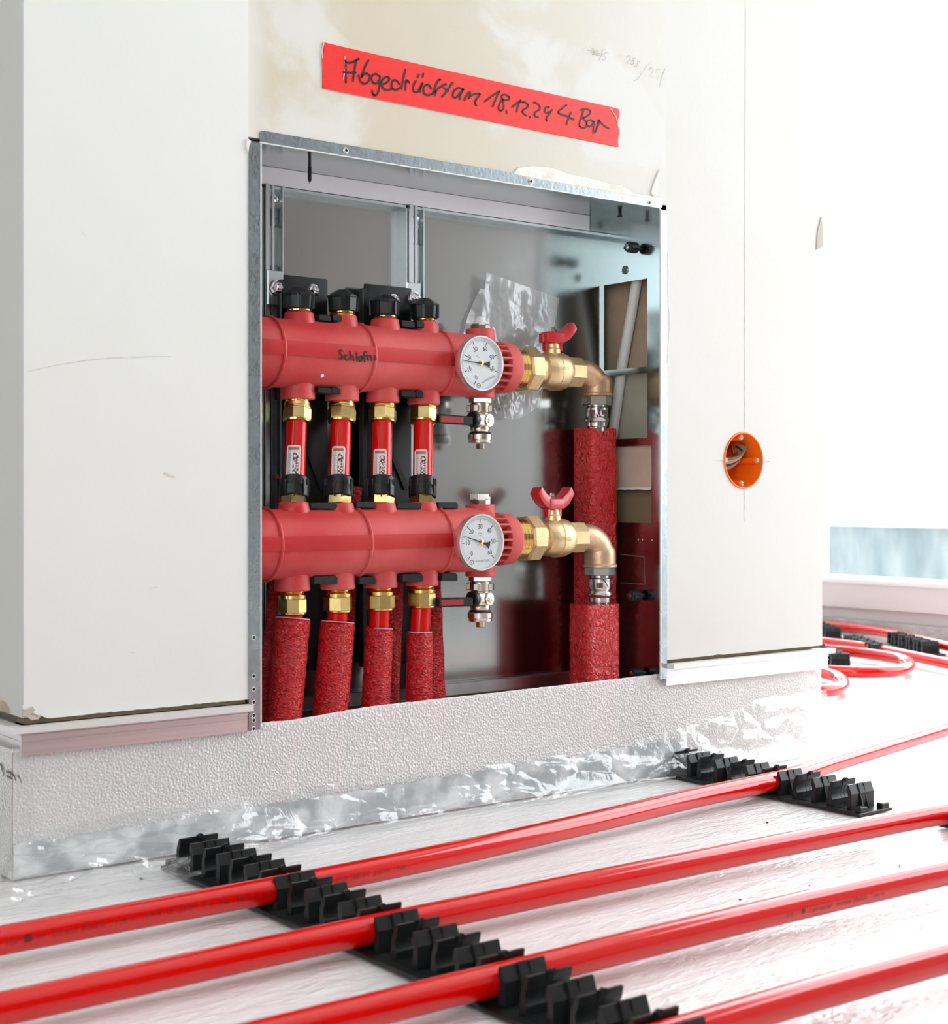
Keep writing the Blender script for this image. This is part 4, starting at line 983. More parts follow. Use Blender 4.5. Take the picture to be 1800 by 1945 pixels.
# ================================================================ ball valves, elbows, press fittings
def valve(lab, Y, Z, P, hrot, wingdy):
    X = lambda px, r: XA(px, Y-r)
    v = thing('ball_valve', lab, 'valve', (XA(1050, Y), Y, Z), 'brass ball valves right of the manifolds')
    x0 = XA(998, Y-0.0285)-0.002
    xn0 = X(P['n0'], 0.024); xn1 = X(P['n1'], 0.0245)
    th = [(0, 0.0215)]; L = xn0-x0+0.004; n = 10
    for i in range(1, n): th.append((L*i/n, 0.0228 if i % 2 else 0.0213))
    th.append((L, 0.0215))
    obj('thread', G().lathe((x0, Y, Z), (1, 0, 0), th, 40), M['brass'], v, sharp=1.0)
    obj('union_nut', G().lathe((xn0, Y, Z), (1, 0, 0), [(0, 0.0238), (0.0018, 0.0268), (xn1-xn0-0.0015, 0.0268), (xn1-xn0, 0.0245)], 8, rot=0.3), M['brass_cast'], v, sharp=0.3)
    xb0 = X(P['b0'], 0.018); xb1 = X(P['b1'], 0.0215); w_ = xb1-xb0; R = P['r']
    xc = xn1
    obj('body', G().lathe((xc-0.001, Y, Z), (1, 0, 0), [(0, 0.0165), (xb0-xc+0.002, 0.0165), (xb0-xc+w_*0.08, R*0.86), (xb0-xc+w_*0.22, R*0.95), (xb0-xc+w_*0.40, R*0.97), (xb0-xc+w_*0.50, R*0.98), (xb0-xc+w_*0.52, R*1.02), (xb0-xc+w_*0.80, R*1.0), (xb0-xc+w_*0.95, R*0.92), (xb0-xc+w_+0.001, R*0.82)], 48), M['brass_cast'], v)
    xe = X(P['h1'], 0.016)
    obj('hex_end', G().lathe((xb1-0.001, Y, Z), (1, 0, 0), [(0, 0.0185), (xe-xb1, 0.0185), (xe-xb1+0.001, 0.0175)], 8, rot=0.39), M['brass_cast'], v, sharp=0.3)
    g = G(); nc = ncyl(Y, Z)
    xt = onCyl(P['tx'], P['ty'], Y, Z, R*1.0)
    add_text(g, 'DN25', 0.0062, lambda x, y: Vector((xt.x+x, Y-(R*1.03)*math.cos(math.asin(max(-1, min(1, (xt.z-Z+y)/R)))), xt.z+y)), 'CENTER')
    obj('cast_lettering', g, mat('castlet', (0.52, 0.39, 0.2), 0.5, 0.8) if 'castlet' not in bpy.data.materials else bpy.data.materials['castlet'], v)
    # stem and butterfly lever
    xs = XA(P['sx'], Y)
    obj('stem', G().lathe((xs, Y, Z+R*0.8), (0, 0, 1), [(0, 0.0102), (R*0.35, 0.0095), (R*0.4, 0.0083), (R*0.62, 0.0080), (R*0.68, 0.0070)], 20), M['brass_cast'], v)
    zh = Z+R*0.8+R*0.62
    Mx = Matrix.Translation((xs, Y, zh)) @ Matrix.Rotation(hrot, 4, 'Z')
    lv = obj('lever', G().box(-0.0125, 0.0125, -0.0085, 0.0085, 0.001, 0.014, Mx).bevel(0.003, 3), M['red_lever'], v)
    for sgn in ((1, -1) if wingdy else (1,)):
        sec = [(0.007, 0.001, 0.0135), (0.013, 0.0025, 0.016), (0.019, 0.0065, 0.0195), (0.024, 0.0125, 0.0235), (0.028, 0.019, 0.0270)]
        g = G()
        V = []
        for (xx_, zlo, zhi) in sec:
            xx2 = xx_+0.0005; dx = 0.0025*(xx_-0.007)/0.02
            V.append([g.bm.verts.new(Mx @ Vector((sgn*(xx_+dx), -0.0072, zlo))), g.bm.verts.new(Mx @ Vector((sgn*(xx_+dx), 0.0072, zlo))),
                      g.bm.verts.new(Mx @ Vector((sgn*(xx_-dx*1.2), 0.0072, zhi))), g.bm.verts.new(Mx @ Vector((sgn*(xx_-dx*1.2), -0.0072, zhi)))])
        for A, B in zip(V, V[1:]):
            for i in range(4): g.bm.faces.new((A[i], A[(i+1) % 4], B[(i+1) % 4], B[i]))
        g.bm.faces.new(V[0]); g.bm.faces.new(V[-1]); g.bevel(0.0012, 2, 0.7)
        obj('lever_wing', g, M['red_lever'], lv)
    if not wingdy:
        obj('lever_stub', G().box(-0.0165, -0.011, -0.005, 0.005, 0.001, 0.012, Mx).bevel(0.001, 1), M['red_lever'], lv)
    for sgn in (1, -1):
        obj('stop_tab', G().box(sgn*0.0095-0.0022, sgn*0.0095+0.0022, -0.004, 0.004, -0.008, 0.002, Mx).bevel(0.0006, 1), M['red_lever'], lv)
    obj('lever_nut', G().lathe((xs, Y, zh+0.0135), (0, 0, 1), [(0, 0.0048), (0.0035, 0.0048), (0.004, 0.0028), (0.0062, 0.0026)], 6), M['chrome'], lv)
    return xe
def elbow(lab, Y, Z, xe, dpx, P, m):
    x1 = XA(dpx, Y)
    e = thing('pipe_elbow', lab, 'pipe fitting', (x1, Y, ZA(dpx, P['e1'], Y)), 'bronze elbows with press fittings')
    zb = ZA(dpx, P['c0'], Y); ze = ZA(dpx, P['c1'], Y)
    Rb = x1-xe; pts = []; rr = []
    rad = min(Rb*0.95, 0.024)
    pts.append(Vector((xe-0.001, Y, Z))); rr.append(0.0150)
    for i in range(9):
        a = PI/2*i/8; pts.append(Vector((x1-rad+rad*math.sin(a), Y, Z-rad+rad*math.cos(a)))); rr.append(0.0158+0.0014*i/8)
    pts.append(Vector((x1, Y, zb+0.002))); rr.append(0.0182)
    body = obj('elbow_body', G().tube(pts, rr, 32), m, e)
    obj('collar', G().lathe((x1, Y, zb+0.009), (0, 0, -1), [(-0.0155, 0.0120), (-0.0140, 0.0158), (-0.0105, 0.0180), (-0.006, 0.0186), (0, 0.0186), (0.006, 0.0186), (0.0075, 0.0202), (0.0095, 0.0202), (0.0105, 0.019)], 36), m, e)
    zc = zb-0.0012
    obj('hex_nut', G().lathe((x1, Y, zc), (0, 0, -1), [(0, 0.0165), (0.0008, 0.0178), (zc-ze-0.0008, 0.0178), (zc-ze, 0.0165)], 6, rot=0.1), M['steel'], e, sharp=0.3)
    zp = ZA(dpx, P['e1'], Y); h = ze-zp
    obj('press_fitting', G().lathe((x1, Y, ze+0.001), (0, 0, -1), [(0, 0.0115), (h*0.1, 0.0116), (h*0.16, 0.0132), (h*0.5, 0.0134), (h*0.58, 0.0122), (h*0.64, 0.0142), (h*0.72, 0.0150), (h*0.80, 0.0142), (h*0.84, 0.0128), (h*1.02, 0.0126), (h*1.06, 0.0105), (h*1.25, 0.0105)], 36), M['steel'], e)
    # printed square and crossed mark
    v0 = (CAM-Vector((x1, Y, CAM.z))); ang = math.atan2(v0.y, v0.x)
    zz = ze-h*0.35
    wr_ = lambda aa, z: Vector((x1+0.01375*math.cos(aa), Y+0.01375*math.sin(aa), z))
    g = G()
    for da, hw in ((-0.42, 0.26), (0.72, 0.22)) if P['x'] else ((-0.02, 0.28),):
        g.grid(5, 1, lambda u, v: wr_(ang+da-hw+2*hw*u, zz-0.0028+0.0056*v))
    obj('printed_square', g, mat('psq', (0.11, 0.06, 0.05), 0.5) if 'psq' not in bpy.data.materials else bpy.data.materials['psq'], e, recalc=False)
    g = G(); nn = lambda p: Vector((p.x-x1, p.y-Y, 0)).normalized()
    if P['x']:
        ribbon(g, [wr_(ang+0.05, zz+0.005), wr_(ang+0.2, zz), wr_(ang+0.38, zz-0.007)], 0.0011, nn); ribbon(g, [wr_(ang+0.36, zz+0.006), wr_(ang+0.2, zz), wr_(ang+0.06, zz-0.005)], 0.0011, nn)
    else:
        ribbon(g, [wr_(ang+0.2, zz+0.008), wr_(ang+0.5, zz+0.004), wr_(ang+0.8, zz-0.002)], 0.0008, nn)
    obj('pen_mark', g, M['ink'], e)
    return x1
xeU = valve('brass ball valve with red lever on the upper manifold', UY, UZ, dict(n0=1013, n1=1037, b0=1044, b1=1096, h1=1115, r=0.0222, sx=1049, tx=1072, ty=700), -0.12, 0)
xeL = valve('brass ball valve with red winged lever on the lower manifold', LY, LZ, dict(n0=1016, n1=1041, b0=1046, b1=1100, h1=1120, r=0.0222, sx=1049, tx=1075, ty=1024), 0.12, 1)
x1U = elbow('dark bronze elbow with press fitting and black X mark, upper', UY, UZ, xeU, 1133, dict(c0=751, c1=770, e1=811, x=True), M['bronze'])
x1L = elbow('paler bronze elbow with press fitting and dark square print, lower', LY, LZ, xeL, 1139, dict(c0=1075, c1=1093, e1=1144, x=False), M['bronze_pale'])
g = G()
# cast letters on the lower elbow
# insulated square columns
def column(lab, pxl, pxm, pxr, ytop, Yf, Yb, zbot):
    xl = XA(pxm, Yf); xr = XA(pxr, Yf); zt = ZA((pxm+pxr)/2, ytop, Yf)
    c = thing('insulated_pipe', lab, 'pipe', ((xl+xr)/2, (Yf+Yb)/2, zbot), 'thick insulated supply pipes on the right')
    g = G(); n = 40; m_ = 90; rings = []
    cx, cy = (xl+xr)/2, (Yf+Yb)/2; hx, hy = (xr-xl)/2, (Yb-Yf)/2
    for j in range(m_+1):
        z = zt+(zbot-zt)*j/m_; ring = []
        for i in range(n):
            a = 2*PI*(i+0.5)/n; ca, sa = math.cos(a), math.sin(a)
            p_ = 6.0; q = (abs(ca)**p_+abs(sa)**p_)**(-1/p_)
            dz = 0.0007*noise.noise(Vector((a*4, z*160, Yf*50)))
            ring.append(g.bm.verts.new((cx+ca*q*(hx+dz), cy+sa*q*(hy+dz), z)))
        rings.append(ring)
    for A, B in zip(rings, rings[1:]):
        for i in range(n): g.bm.faces.new((A[i], A[(i+1) % n], B[(i+1) % n], B[i]))
    g.bm.faces.new(rings[0]); g.bm.faces.new(rings[-1])
    obj('insulation_sleeve', g, M['sleeve_hex'], c, sharp=0.9)
    return c
column('tall square red insulated pipe rising behind the lower bronze elbow', 1092, 1125, 1176, 813, 0.0535, 0.092, 0.0)
column('short square red insulated pipe in front, below the lower bronze elbow', 1091, 1117, 1181, 1149, 0.0145, 0.0525, 0.0)

# ================================================================ plastic bag
bag = thing('plastic_bag', 'clear crumpled plastic bag with small screws hanging behind the upper ball valve', 'bag', onY(975, 660, 0.094))
TL, TR, BR, BL = (924, 517), (1062, 567), (1026, 768), (932, 780)
def bagf(off, amp, quad, seed):
    a, b_, c_, d_ = quad
    def f(u, v):
        px = (a[0]*(1-u)+b_[0]*u)*(1-v)+(d_[0]*(1-u)+c_[0]*u)*v
        py = (a[1]*(1-u)+b_[1]*u)*(1-v)+(d_[1]*(1-u)+c_[1]*u)*v
        px -= 14*math.sin(PI*v)*(1-u); py += 22*math.sin(PI*u)*v
        n = noise.fractal(Vector((u*3.5, v*5, seed)), 0.8, 2.1, 4); r = noise.ridged_multi_fractal(Vector((u*2.5, v*3, seed+3)), 0.9, 2.1, 3, 0.9, 2.0)-1
        return onY(px, py, off-amp*(0.5+0.5*n)-0.4*amp*r)
    return f
obj('bag_front', G().grid(60, 80, bagf(0.090, 0.0035, (TL, TR, BR, BL), 1.3)), M['bag'], bag, sharp=0.5)
obj('bag_back', G().grid(40, 50, bagf(0.0985, 0.003, ((912, 548), (1055, 572), (1018, 770), (880, 700)), 7.7)), M['bag'], bag, sharp=0.5)
for i in range(7):
    p = onY(952+random.random()*24, 755+random.random()*22, 0.095); d = Vector((random.random()-0.5, 0, random.random()-0.5)).normalized()
    obj('small_screw', G().cyl(p, p+d*0.009, 0.0014, 8).cyl(p, p-d*0.0015, 0.0028, 8), M['steel'], bag)

# ================================================================ warning tape with handwriting
tp = thing('warning_tape', 'strip of bright red adhesive tape with black handwriting above the cabinet', 'tape', onY(893, 180, 0.0))
def tapef(u, v):
    px = (613*(1-u)+1174.5*u); yt = 80+(206-80)*u+1.5*math.sin(u*3); yb = 168+(279-168)*u
    if u > 0.975: yt += (u-0.975)*60
    if u < 0.02: px += 1.5*math.sin(v*9)
    py = yt*(1-v)+yb*v
    return onY(px+1.2*math.sin(v*13)*(1 if u > 0.98 or u < 0.01 else 0), py, -0.0011-0.0003*abs(noise.noise(Vector((u*30, v*8, 0)))))
g = G(); g.grid(150, 14, tapef); obj('tape_strip', g, M['tape'], tp)
g = G(); g.prism([onY(x, y, -0.0009) for x, y in ((613.5, 81), (1174.5, 207), (1172, 279), (612.5, 167))], (0, 0.0008, 0)); obj('tape_backing', g, M['tape'], tp)
g = G()
def TA(x, y): return (640+x*280/1800, 100+y*120/771)
def TB(x, y): return (900+x*280/1800, 150+y*120/771)
stA = [((105, 95), (108, 200), (110, 365)), ((100, 100), (130, 125), (180, 118), (235, 95), (268, 75)), ((235, 90), (215, 220), (195, 348)), ((80, 238), (150, 243), (230, 242)),
       ((385, 95), (350, 155), (325, 225), (300, 300)), ((265, 280), (290, 350), (340, 380), (390, 345), (400, 290), (370, 255), (330, 262), (300, 290)),
       ((520, 290), (475, 258), (435, 275), (422, 320), (445, 370), (490, 372), (520, 330)), ((525, 285), (520, 400), (500, 490), (465, 522), (440, 505), (428, 460)),
       ((555, 385), (590, 375), (630, 345), (640, 310), (605, 295), (560, 325), (540, 380), (570, 440), (620, 455), (680, 440)),
       ((760, 385), (735, 345), (695, 335), (668, 375), (675, 430), (715, 455), (770, 430)), ((838, 205), (815, 300), (785, 440)),
       ((840, 345), (835, 455)), ((838, 370), (858, 335), (880, 365)),
       ((1000, 265), (985, 305)), ((1055, 255), (1045, 295)), ((965, 345), (935, 400), (935, 465), (965, 485), (1000, 460), (1045, 375)), ((1045, 375), (1020, 430), (1012, 478)),
       ((1150, 440), (1125, 395), (1085, 395), (1055, 440), (1070, 500), (1110, 520), (1160, 505)),
       ((1262, 330), (1240, 335), (1205, 400), (1170, 500)), ((1335, 380), (1260, 420), (1205, 465)), ((1185, 490), (1210, 470), (1195, 520)),
       ((1418, 362), (1360, 440), (1320, 500), (1282, 540)), ((1305, 430), (1365, 470)),
       ((1530, 440), (1480, 430), (1430, 470), (1415, 530), (1450, 550), (1500, 500), (1540, 445)), ((1545, 445), (1510, 510), (1498, 570)),
       ((1555, 580), (1590, 510), (1625, 480), (1622, 530), (1605, 560)), ((1620, 540), (1665, 510), (1735, 500), (1740, 520), (1700, 570), (1685, 610), (1700, 645))]
stB = [((135, 275), (220, 210), (312, 150)), ((312, 150), (270, 240), (232, 335)),
       ((425, 215), (385, 190), (345, 200), (345, 240), (380, 255), (430, 250), (432, 215)), ((350, 250), (315, 300), (302, 360), (325, 388), (360, 365), (365, 310), (350, 255)),
       ((395, 385), (402, 418)), ((465, 345), (520, 300), (572, 262)), ((572, 262), (540, 330), (522, 400)),
       ((590, 285), (620, 282), (658, 310), (655, 345), (600, 380), (600, 415), (640, 448)), ((682, 460), (686, 470)),
       ((730, 290), (760, 290), (805, 330), (800, 375), (745, 410), (745, 450), (785, 466)),
       ((920, 345), (885, 345), (862, 380), (885, 415), (925, 400)), ((955, 375), (920, 430), (885, 480), (890, 512)),
       ((1132, 315), (1090, 350), (1035, 395), (1040, 420), (1130, 450), (1220, 495)), ((1188, 405), (1155, 480), (1132, 555)),
       ((1340, 385), (1315, 460), (1290, 540), (1295, 590)), ((1300, 380), (1350, 365), (1415, 380), (1420, 420), (1380, 455), (1335, 475)), ((1335, 480), (1370, 520), (1375, 575), (1335, 600), (1290, 575)),
       ((1460, 520), (1420, 500), (1380, 520), (1385, 570), (1430, 575), (1465, 520)), ((1470, 530), (1458, 600), (1462, 665)),
       ((1535, 510), (1510, 590), (1478, 650)), ((1470, 650), (1500, 600), (1525, 500)), ((1525, 500), (1580, 560), (1650, 605))]
for st in stA: ribbon(g, [onY(*TA(x, y), -0.0016) for x, y in smooth(list(st), 3)], 0.0022, nY)
for st in stB: ribbon(g, [onY(*TB(x, y), -0.0016) for x, y in smooth(list(st), 3)], 0.0021, nY)
obj('handwriting', g, M['ink'], tp)
g = G()   # whitish stretched creases
for st in (((1160, 207), (1170, 222), (1174, 240)), ((615, 82), (612, 95), (613, 110)), ((655, 108), (656, 130), (652, 150))):
    ribbon(g, [onY(x, y, -0.0016) for x, y in st], 0.0013, nY)
obj('tape_crease', g, mat('crease', (0.85, 0.5, 0.46), 0.4), tp)

# ================================================================ orange wall box
ob = thing('socket_box', 'round orange empty socket box with cable ends in the right wall board', 'socket box', (HB.x, 0.0, HB.z))
g = G(); g.lathe((HB.x, -0.0006, HB.z), (0, 1, 0), [(0, HR+0.0004), (0.0008, HR+0.0014), (0.0008, HR-0.0006), (0.004, HR-0.0012), (0.048, HR-0.003)], 56, cap=False)
g.lathe((HB.x, 0.046, HB.z), (0, 1, 0), [(0, HR-0.0015), (0.0015, HR-0.002)], 40)
obj('box_shell', g, M['orange'], ob)
rim = G().tube([(HB.x+(HR-0.0002)*math.cos(2*PI*i/60), -0.0008, HB.z+(HR-0.0002)*math.sin(2*PI*i/60)) for i in range(60)], 0.0009, 8, closed=True)
obj('box_rim', rim, mat('oring', (0.9, 0.24, 0.05), 0.4), ob)
for a in (0.02, PI/2+0.03, PI, -PI/2):
    cx_, cz_ = HB.x+(HR-0.0055)*math.cos(a), HB.z+(HR-0.0055)*math.sin(a)
    bs = obj('screw_boss', G().cyl((cx_, 0.003, cz_), (cx_, 0.04, cz_), 0.0042, 18, bev=0.0006), M['orange'], ob)
    obj('screw', G().lathe((cx_, 0.003, cz_), (0, -1, 0), [(0, 0.0028), (0.0012, 0.0028), (0.0018, 0.0018)], 14), M['screw_grey'], bs)
    obj('screw_slot', G().box(cx_-0.0016, cx_+0.0016, 0.0009, 0.0013, cz_-0.0004, cz_+0.0004), M['black_dark'], bs)
bsz = G().tube([(HB.x-0.012+0.009*math.cos(a*PI/10), 0.0455, HB.z-0.020+0.009*math.sin(a*PI/10)) for a in range(20)], 0.0008, 6, closed=True); obj('knockout_ring', bsz, M['white_pl'], ob)
obj('knockout_ring', G().tube([(HB.x+0.020+0.008*math.cos(a*PI/10), 0.0455, HB.z+0.001+0.008*math.sin(a*PI/10)) for a in range(20)], 0.0006, 6, closed=True), M['orange'], ob)
for k, (cname, cc, dz) in enumerate((('grey', (0.20, 0.19, 0.19), 0.0105), ('yellow', (0.80, 0.48, 0.05), 0.0075), ('pale blue', (0.40, 0.50, 0.62), 0.0045), ('brown', (0.07, 0.05, 0.05), 0.0015), ('grey', (0.38, 0.40, 0.38), -0.0025), ('yellow', (0.75, 0.62, 0.3), -0.0045))):
    pts = []
    for i in range(13):
        a = PI*(1.02+0.80*i/12)
        pts.append((HB.x-0.010+0.026*math.cos(a+0.3)+0.006, 0.018+0.002*k+0.004*math.sin(i*0.4), HB.z+0.017+dz*0.7+0.022*math.sin(a+0.3)*(1+0.02*k)))
    pts.append((pts[-1][0]+0.003, 0.03, pts[-1][2]+0.006)); pts.append((pts[-1][0]+0.001, 0.044, pts[-1][2]+0.002))
    wo = obj('wire', G().tube(pts, 0.0017, 10), mat('wire_'+cname+str(k), cc, 0.35), ob); wo['label'] = cname+' insulated wire'
for k in range(2):
    q = Vector((HB.x+0.012+0.004*k, 0.03, HB.z+0.020))
    obj('wire_end', G().cyl(q, q+Vector((-0.004, -0.006, -0.012)), 0.0017, 10), M['steel'], ob)
obj('cable_sheath', G().tube([(HB.x-0.03, 0.03, HB.z+0.014), (HB.x-0.016, 0.026, HB.z+0.018), (HB.x-0.002, 0.03, HB.z+0.015), (HB.x+0.004, 0.045, HB.z+0.016)], 0.005, 14), M['black_dark'], ob)

# ================================================================ clip rails
def clip_mesh():
    g = G(); L = 0.0186
    ri = 0.0112; zc = 0.0160; base = 0.0026
    def jaw(sg, x0, x1, foot, mid, top, topo, lip=0.0):
        pts = [(sg*foot, base), (sg*mid, 0.0190), (sg*topo, top)]
        if lip: pts += [(sg*(topo-lip), top+0.0002), (sg*(topo-lip), top-0.0014)]
        else: pts += [(sg*(topo-0.0018), top)]
        for k in range(7):
            a = 0.62-k*(0.62+0.60)/6
            pts.append((sg*ri*math.cos(a), zc+ri*math.sin(a)))
        pts += [(sg*(foot-0.0060), base)]
        A = [g.bm.verts.new((x0, y, z)) for y, z in pts]; B = [g.bm.verts.new((x1, y, z)) for y, z in pts]
        n = len(A); g.bm.faces.new(A); g.bm.faces.new(B[::-1])
        for i in range(n): g.bm.faces.new((A[i], B[i], B[(i+1) % n], A[(i+1) % n]))
    # far jaw (+Y): lipped guide in two pieces around a round latch
    jaw(1, -L, -0.0032, 0.0172, 0.0158, 0.0288, 0.0112, 0.0030)
    jaw(1, 0.0032, L, 0.0172, 0.0158, 0.0288, 0.0112, 0.0030)
    jaw(1, -0.0026, 0.0026, 0.0174, 0.0160, 0.0302, 0.0090, 0.0024)
    g.cyl((0, 0.0082, 0.0294), (0, 0.0046, 0.0298), 0.0023, 10)
    # near jaw (-Y): three faceted fingers with a slim wedge rib between
    jaw(-1, -L, -0.0050, 0.0160, 0.0160, 0.0284, 0.0122)
    jaw(-1, -0.0044, 0.0044, 0.0180, 0.0164, 0.0290, 0.0128)
    jaw(-1, 0.0050, L, 0.0162, 0.0160, 0.0286, 0.0122)
    g.prism([(-0.0052, -0.0150, base), (-0.0052, -0.0212, base), (-0.0052, -0.0140, 0.0284), (-0.0052, -0.0120, 0.0284)], (0.0014, 0, 0))
    g.prism([(0.0040, -0.0150, base), (0.0040, -0.0202, base), (0.0040, -0.0140, 0.0284), (0.0040, -0.0120, 0.0284)], (0.0012, 0, 0))
    for x in (-0.0120, 0.0108):
        g.prism([(x, 0.0155, base), (x, 0.0196, base), (x, 0.0155, 0.0190)], (0.0012, 0, 0))
    g.box(-L, L, -0.0160, 0.0165, base-0.0004, base+0.0006)
    bmesh.ops.recalc_face_normals(g.bm, faces=g.bm.faces)
    me = bpy.data.meshes.new('clip'); g.bm.to_mesh(me); g.bm.free(); me.materials.append(M['black']); return me
CLIP = clip_mesh()
def clip_rail(lab, x, ys, y0, y1, rot=0.0, origin=None, scale=1.0, endtabs=(True, True), yoff=None):
    """rail running along local Y, clips at local y positions"""
    o = origin or Vector((x, 0, 0.0))
    r = thing('clip_rail', lab, 'clip rail', o, 'black pipe clip rails on the floor film')
    r.rotation_euler = (0, 0, rot)
    hw = 0.0280
    def part(name, g, m, flat=True):
        bmesh.ops.recalc_face_normals(g.bm, faces=g.bm.faces)
        me = bpy.data.meshes.new(name); g.bm.to_mesh(me); g.bm.free(); me.materials.append(m)
        p = bpy.data.objects.new(name, me); COL.objects.link(p); p.parent = r; return p
    part('base_strip', G().box(-hw, hw, y0, y1, -0.0005, 0.0028).bevel(0.0006, 1), M['black'])
    for k, yy in enumerate(ys):
        c = bpy.data.objects.new('clip', CLIP); COL.objects.link(c); c.parent = r; c.location = (0.0005, yy, 0)
    g = G()
    for a, b_ in zip(ys, ys[1:]):
        g.lathe((0.004, (a+b_)/2, 0.0029), (0, 0, 1), [(0, 0.0046), (0.0002, 0.0046)], 14)
    part('rail_hole', g, M['black_dark'])
    for f, yy, d in ((endtabs[0], y1, -1), (endtabs[1], y0, 1)):
        if f:
            for sx in (-0.018, 0.018):
                part('end_tab', G().box(sx-0.006, sx+0.006, yy+d*0.001 if d > 0 else yy-0.009, yy+0.009 if d > 0 else yy-0.001, 0.0026, 0.0085).bevel(0.0008, 1), M['black'])
    return r
RX = 0.5985+0.028
c0 = -0.0620; pit = 0.0483
clip_rail('long black clip rail in the left foreground crossing under three red pipes', RX, [c0-pit*k for k in range(13)], c0-pit*12-0.024, -0.034, endtabs=(True, False))
R2X = 1.2690+0.030
clip_rail('short black six-clip rail near the pillar foot under the first red pipe', R2X, [-0.149+0.0478*k for k in (2.9, 2, 1, 0, -1, -2)], -0.278, 0.004, endtabs=(False, True))
q = onZ(1806, 1575, 0.0)
clip_rail('black clip rail just entering at the right edge under the second pipe', q.x+0.03, [-0.38+0.048*k for k in (-3, -2, -1, 0)], -0.55, -0.352)

# ================================================================ heating pipes on the film
PR = 0.0107; PZ = 0.0162
def hpipe(lab, pts, grp='red heating pipes laid across the floor film', r=PR, z=PZ, nsub=8, closed=False):
    P = [(p[0], p[1], p[2] if len(p) > 2 else z) for p in pts]
    S_ = smooth(P, nsub) if not closed else P
    o = thing('heating_pipe', lab, 'pipe', (P[0][0], P[0][1], 0), grp)
    obj('pipe_run', G().tube(S_, r, 32), M['red_pipe'], o, sharp=2)
    return o, S_
p1, S1 = hpipe('foremost-from-wall red heating pipe that bends off to the upper right', [(-0.05, -0.219), (0.25, -0.217), (0.42, -0.212), (0.6265, -0.2110), (0.80, -0.2020), (0.98, -0.183), (1.14, -0.162), (1.299, -0.1480), (1.46, -0.110), (1.77, -0.040), (2.0, 0.01)])
YP = [c0-pit*6, c0-pit*9, c0-pit*12]
p2, S2 = hpipe('second straight red heating pipe from the wall', [(-0.05, YP[0]-0.003), (0.3, YP[0]-0.002), (0.6265, YP[0]), (0.9, YP[0]-0.004), (1.2, YP[0]-0.012), (1.37, YP[0]-0.022), (1.7, YP[0]-0.03)])
p3, S3 = hpipe('third straight red heating pipe, printed towards its right part', [(-0.05, YP[1]+0.002), (0.3, YP[1]+0.002), (0.6265, YP[1]), (0.9, YP[1]-0.005), (1.25, YP[1]-0.022), (1.6, YP[1]-0.04)])
p4, S4 = hpipe('fourth red heating pipe, nearest, at the lower right corner', [(-0.05, YP[2]-0.004), (0.3, YP[2]-0.002), (0.6265, YP[2]), (0.8, YP[2]-0.004), (1.1, YP[2]-0.022), (1.4, YP[2]-0.05)])
def pipe_text(parent, S_, x0, s, size, ang, m, r=PR):
    """printed line wrapped on the pipe, starting at world x0"""
    def at(x):
        for a, b_ in zip(S_, S_[1:]):
            if a[0] <= x <= b_[0]:
                t = (x-a[0])/(b_[0]-a[0]); return Vector([a[i]+(b_[i]-a[i])*t for i in range(3)])
        return Vector(S_[-1])
    g = G()
    def fn(x, y):
        c = at(x0+x); a = ang+y/r
        return c+Vector((0, -math.cos(a)*(r+0.0001), math.sin(a)*(r+0.0001)))
    add_text(g, s, size, fn); obj('pipe_print', g, m, parent)
    return at
TXT = 'PE-RT  -     Harreither  Europa 20x2,0  Type A  16P-R  \u00d6NORM  EN  ISO 15875-2  gepr\u00fcft  16bar'
xs0 = onZ(20, 1808, PZ).x
pipe_text(p1, S1, xs0-0.03, TXT, 0.0070, 0.10, M['ink_red'])
cpt = None
def disc_on(parent, S_, px, py, m):
    x = onZ(px, py, PZ).x
    for a, b_ in zip(S_, S_[1:]):
        if a[0] <= x <= b_[0]: yy = a[1]; zz = a[2]; break
    g = G(); g.grid(8, 6, lambda u, v: Vector((x-0.0028+0.0056*u, yy-(PR+0.00015)*math.cos(0.1-0.27+0.54*v), zz+(PR+0.00015)*math.sin(0.1-0.27+0.54*v))))
    obj('print_emblem', g, m, parent)
disc_on(p1, S1, 72, 1797, M['ink_red'])
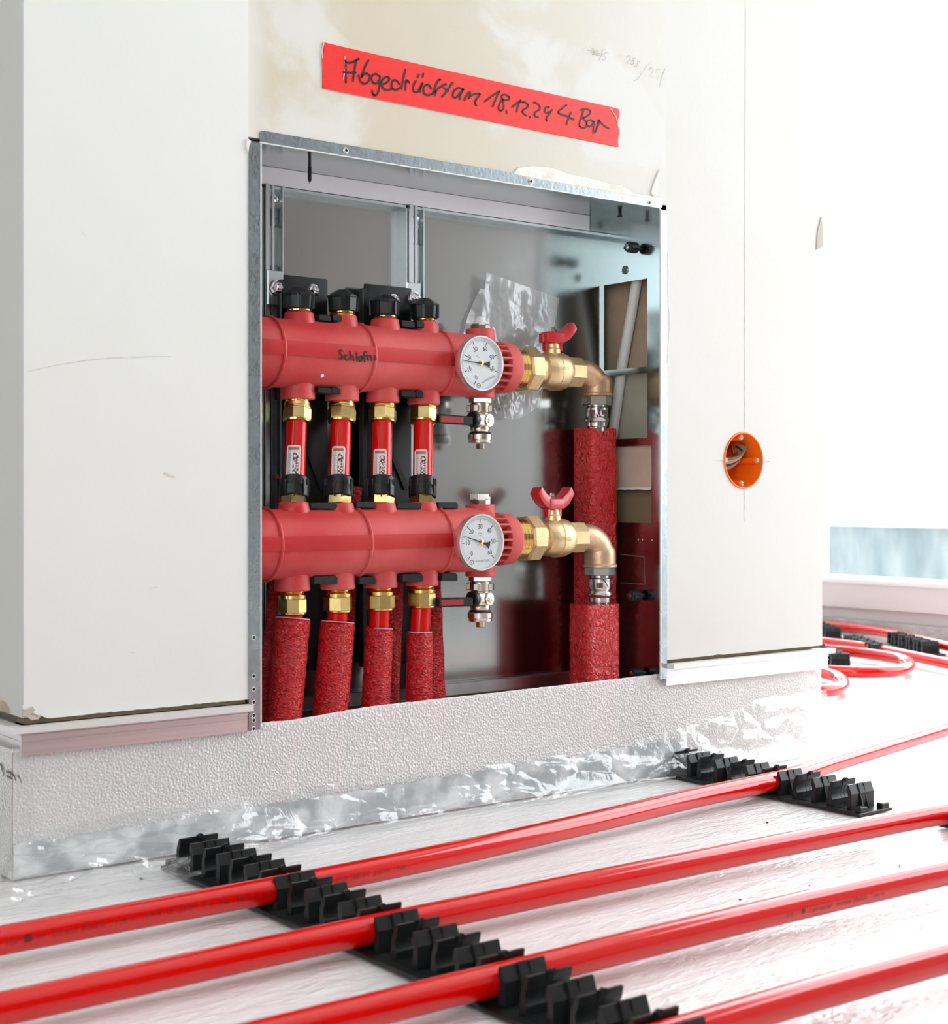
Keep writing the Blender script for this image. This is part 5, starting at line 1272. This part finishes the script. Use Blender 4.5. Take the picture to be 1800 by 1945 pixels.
pipe_text(p1, S1, onZ(640, 1672, PZ).x, 'ISO 15875-2  gepr\u00fcft  16bar', 0.0062, 0.10, M['ink_red'])
pipe_text(p3, S3, onZ(1520, 1745, PZ).x, '2,0  -  \u25cf  Harreither  Europa 20x2,0  Type A', 0.0062, -0.10, M['ink_red'])
# background pipes right of the pillar
b1, _ = hpipe('far red heating pipe curving in front of the window foam', [(2.93, 1.45), (2.925, 1.25), (2.915, 1.11), (2.90, 0.97), (2.835, 0.82), (2.72, 0.625), (2.62, 0.45), (2.55, 0.25)], 'red heating pipes behind the pillar')
b2, _ = hpipe('red heating pipe running right of the loops behind the pillar', [(2.66, 1.15), (2.62, 0.95), (2.59, 0.86), (2.56, 0.70), (2.50, 0.56), (2.44, 0.43), (2.36, 0.25), (2.3, 0.05)], 'red heating pipes behind the pillar')
b3, _ = hpipe('larger red U-shaped pipe loop behind the pillar', [(2.50, 1.05), (2.47, 0.86), (2.465, 0.74), (2.465, 0.64), (2.435, 0.535), (2.37, 0.462), (2.28, 0.415), (2.20, 0.435), (2.165, 0.50), (2.15, 0.62), (2.14, 0.8)], 'red heating pipes behind the pillar')
b4, _ = hpipe('smaller red U-shaped pipe loop closest behind the pillar', [(2.25, 0.85), (2.20, 0.65), (2.16, 0.52), (2.12, 0.435), (2.06, 0.37), (1.99, 0.325), (1.93, 0.33), (1.90, 0.40), (1.89, 0.6)], 'red heating pipes behind the pillar', z=0.0150)
def railbg(lab, a, rot, n, step=0.048):
    return clip_rail(lab, 0, [-step*k for k in range(n)], -step*(n-1)-0.03, 0.03, rot=rot, origin=Vector((a.x, a.y, 0)), endtabs=(False, False))
railbg('far black clip rail below the farthest red pipe at the right', Vector((2.683, 0.645, 0)), 2.535, 5)
railbg('black clip rail under the red pipe beside the larger loop', Vector((2.545, 0.665, 0)), 2.5, 5)
railbg('dark clip rail inside the larger loop beside the pillar edge', Vector((2.335, 0.60, 0)), 2.5, 5)
railbg('small clip rail between the far pipes at the pillar edge', Vector((2.79, 0.985, 0)), 2.5, 4)
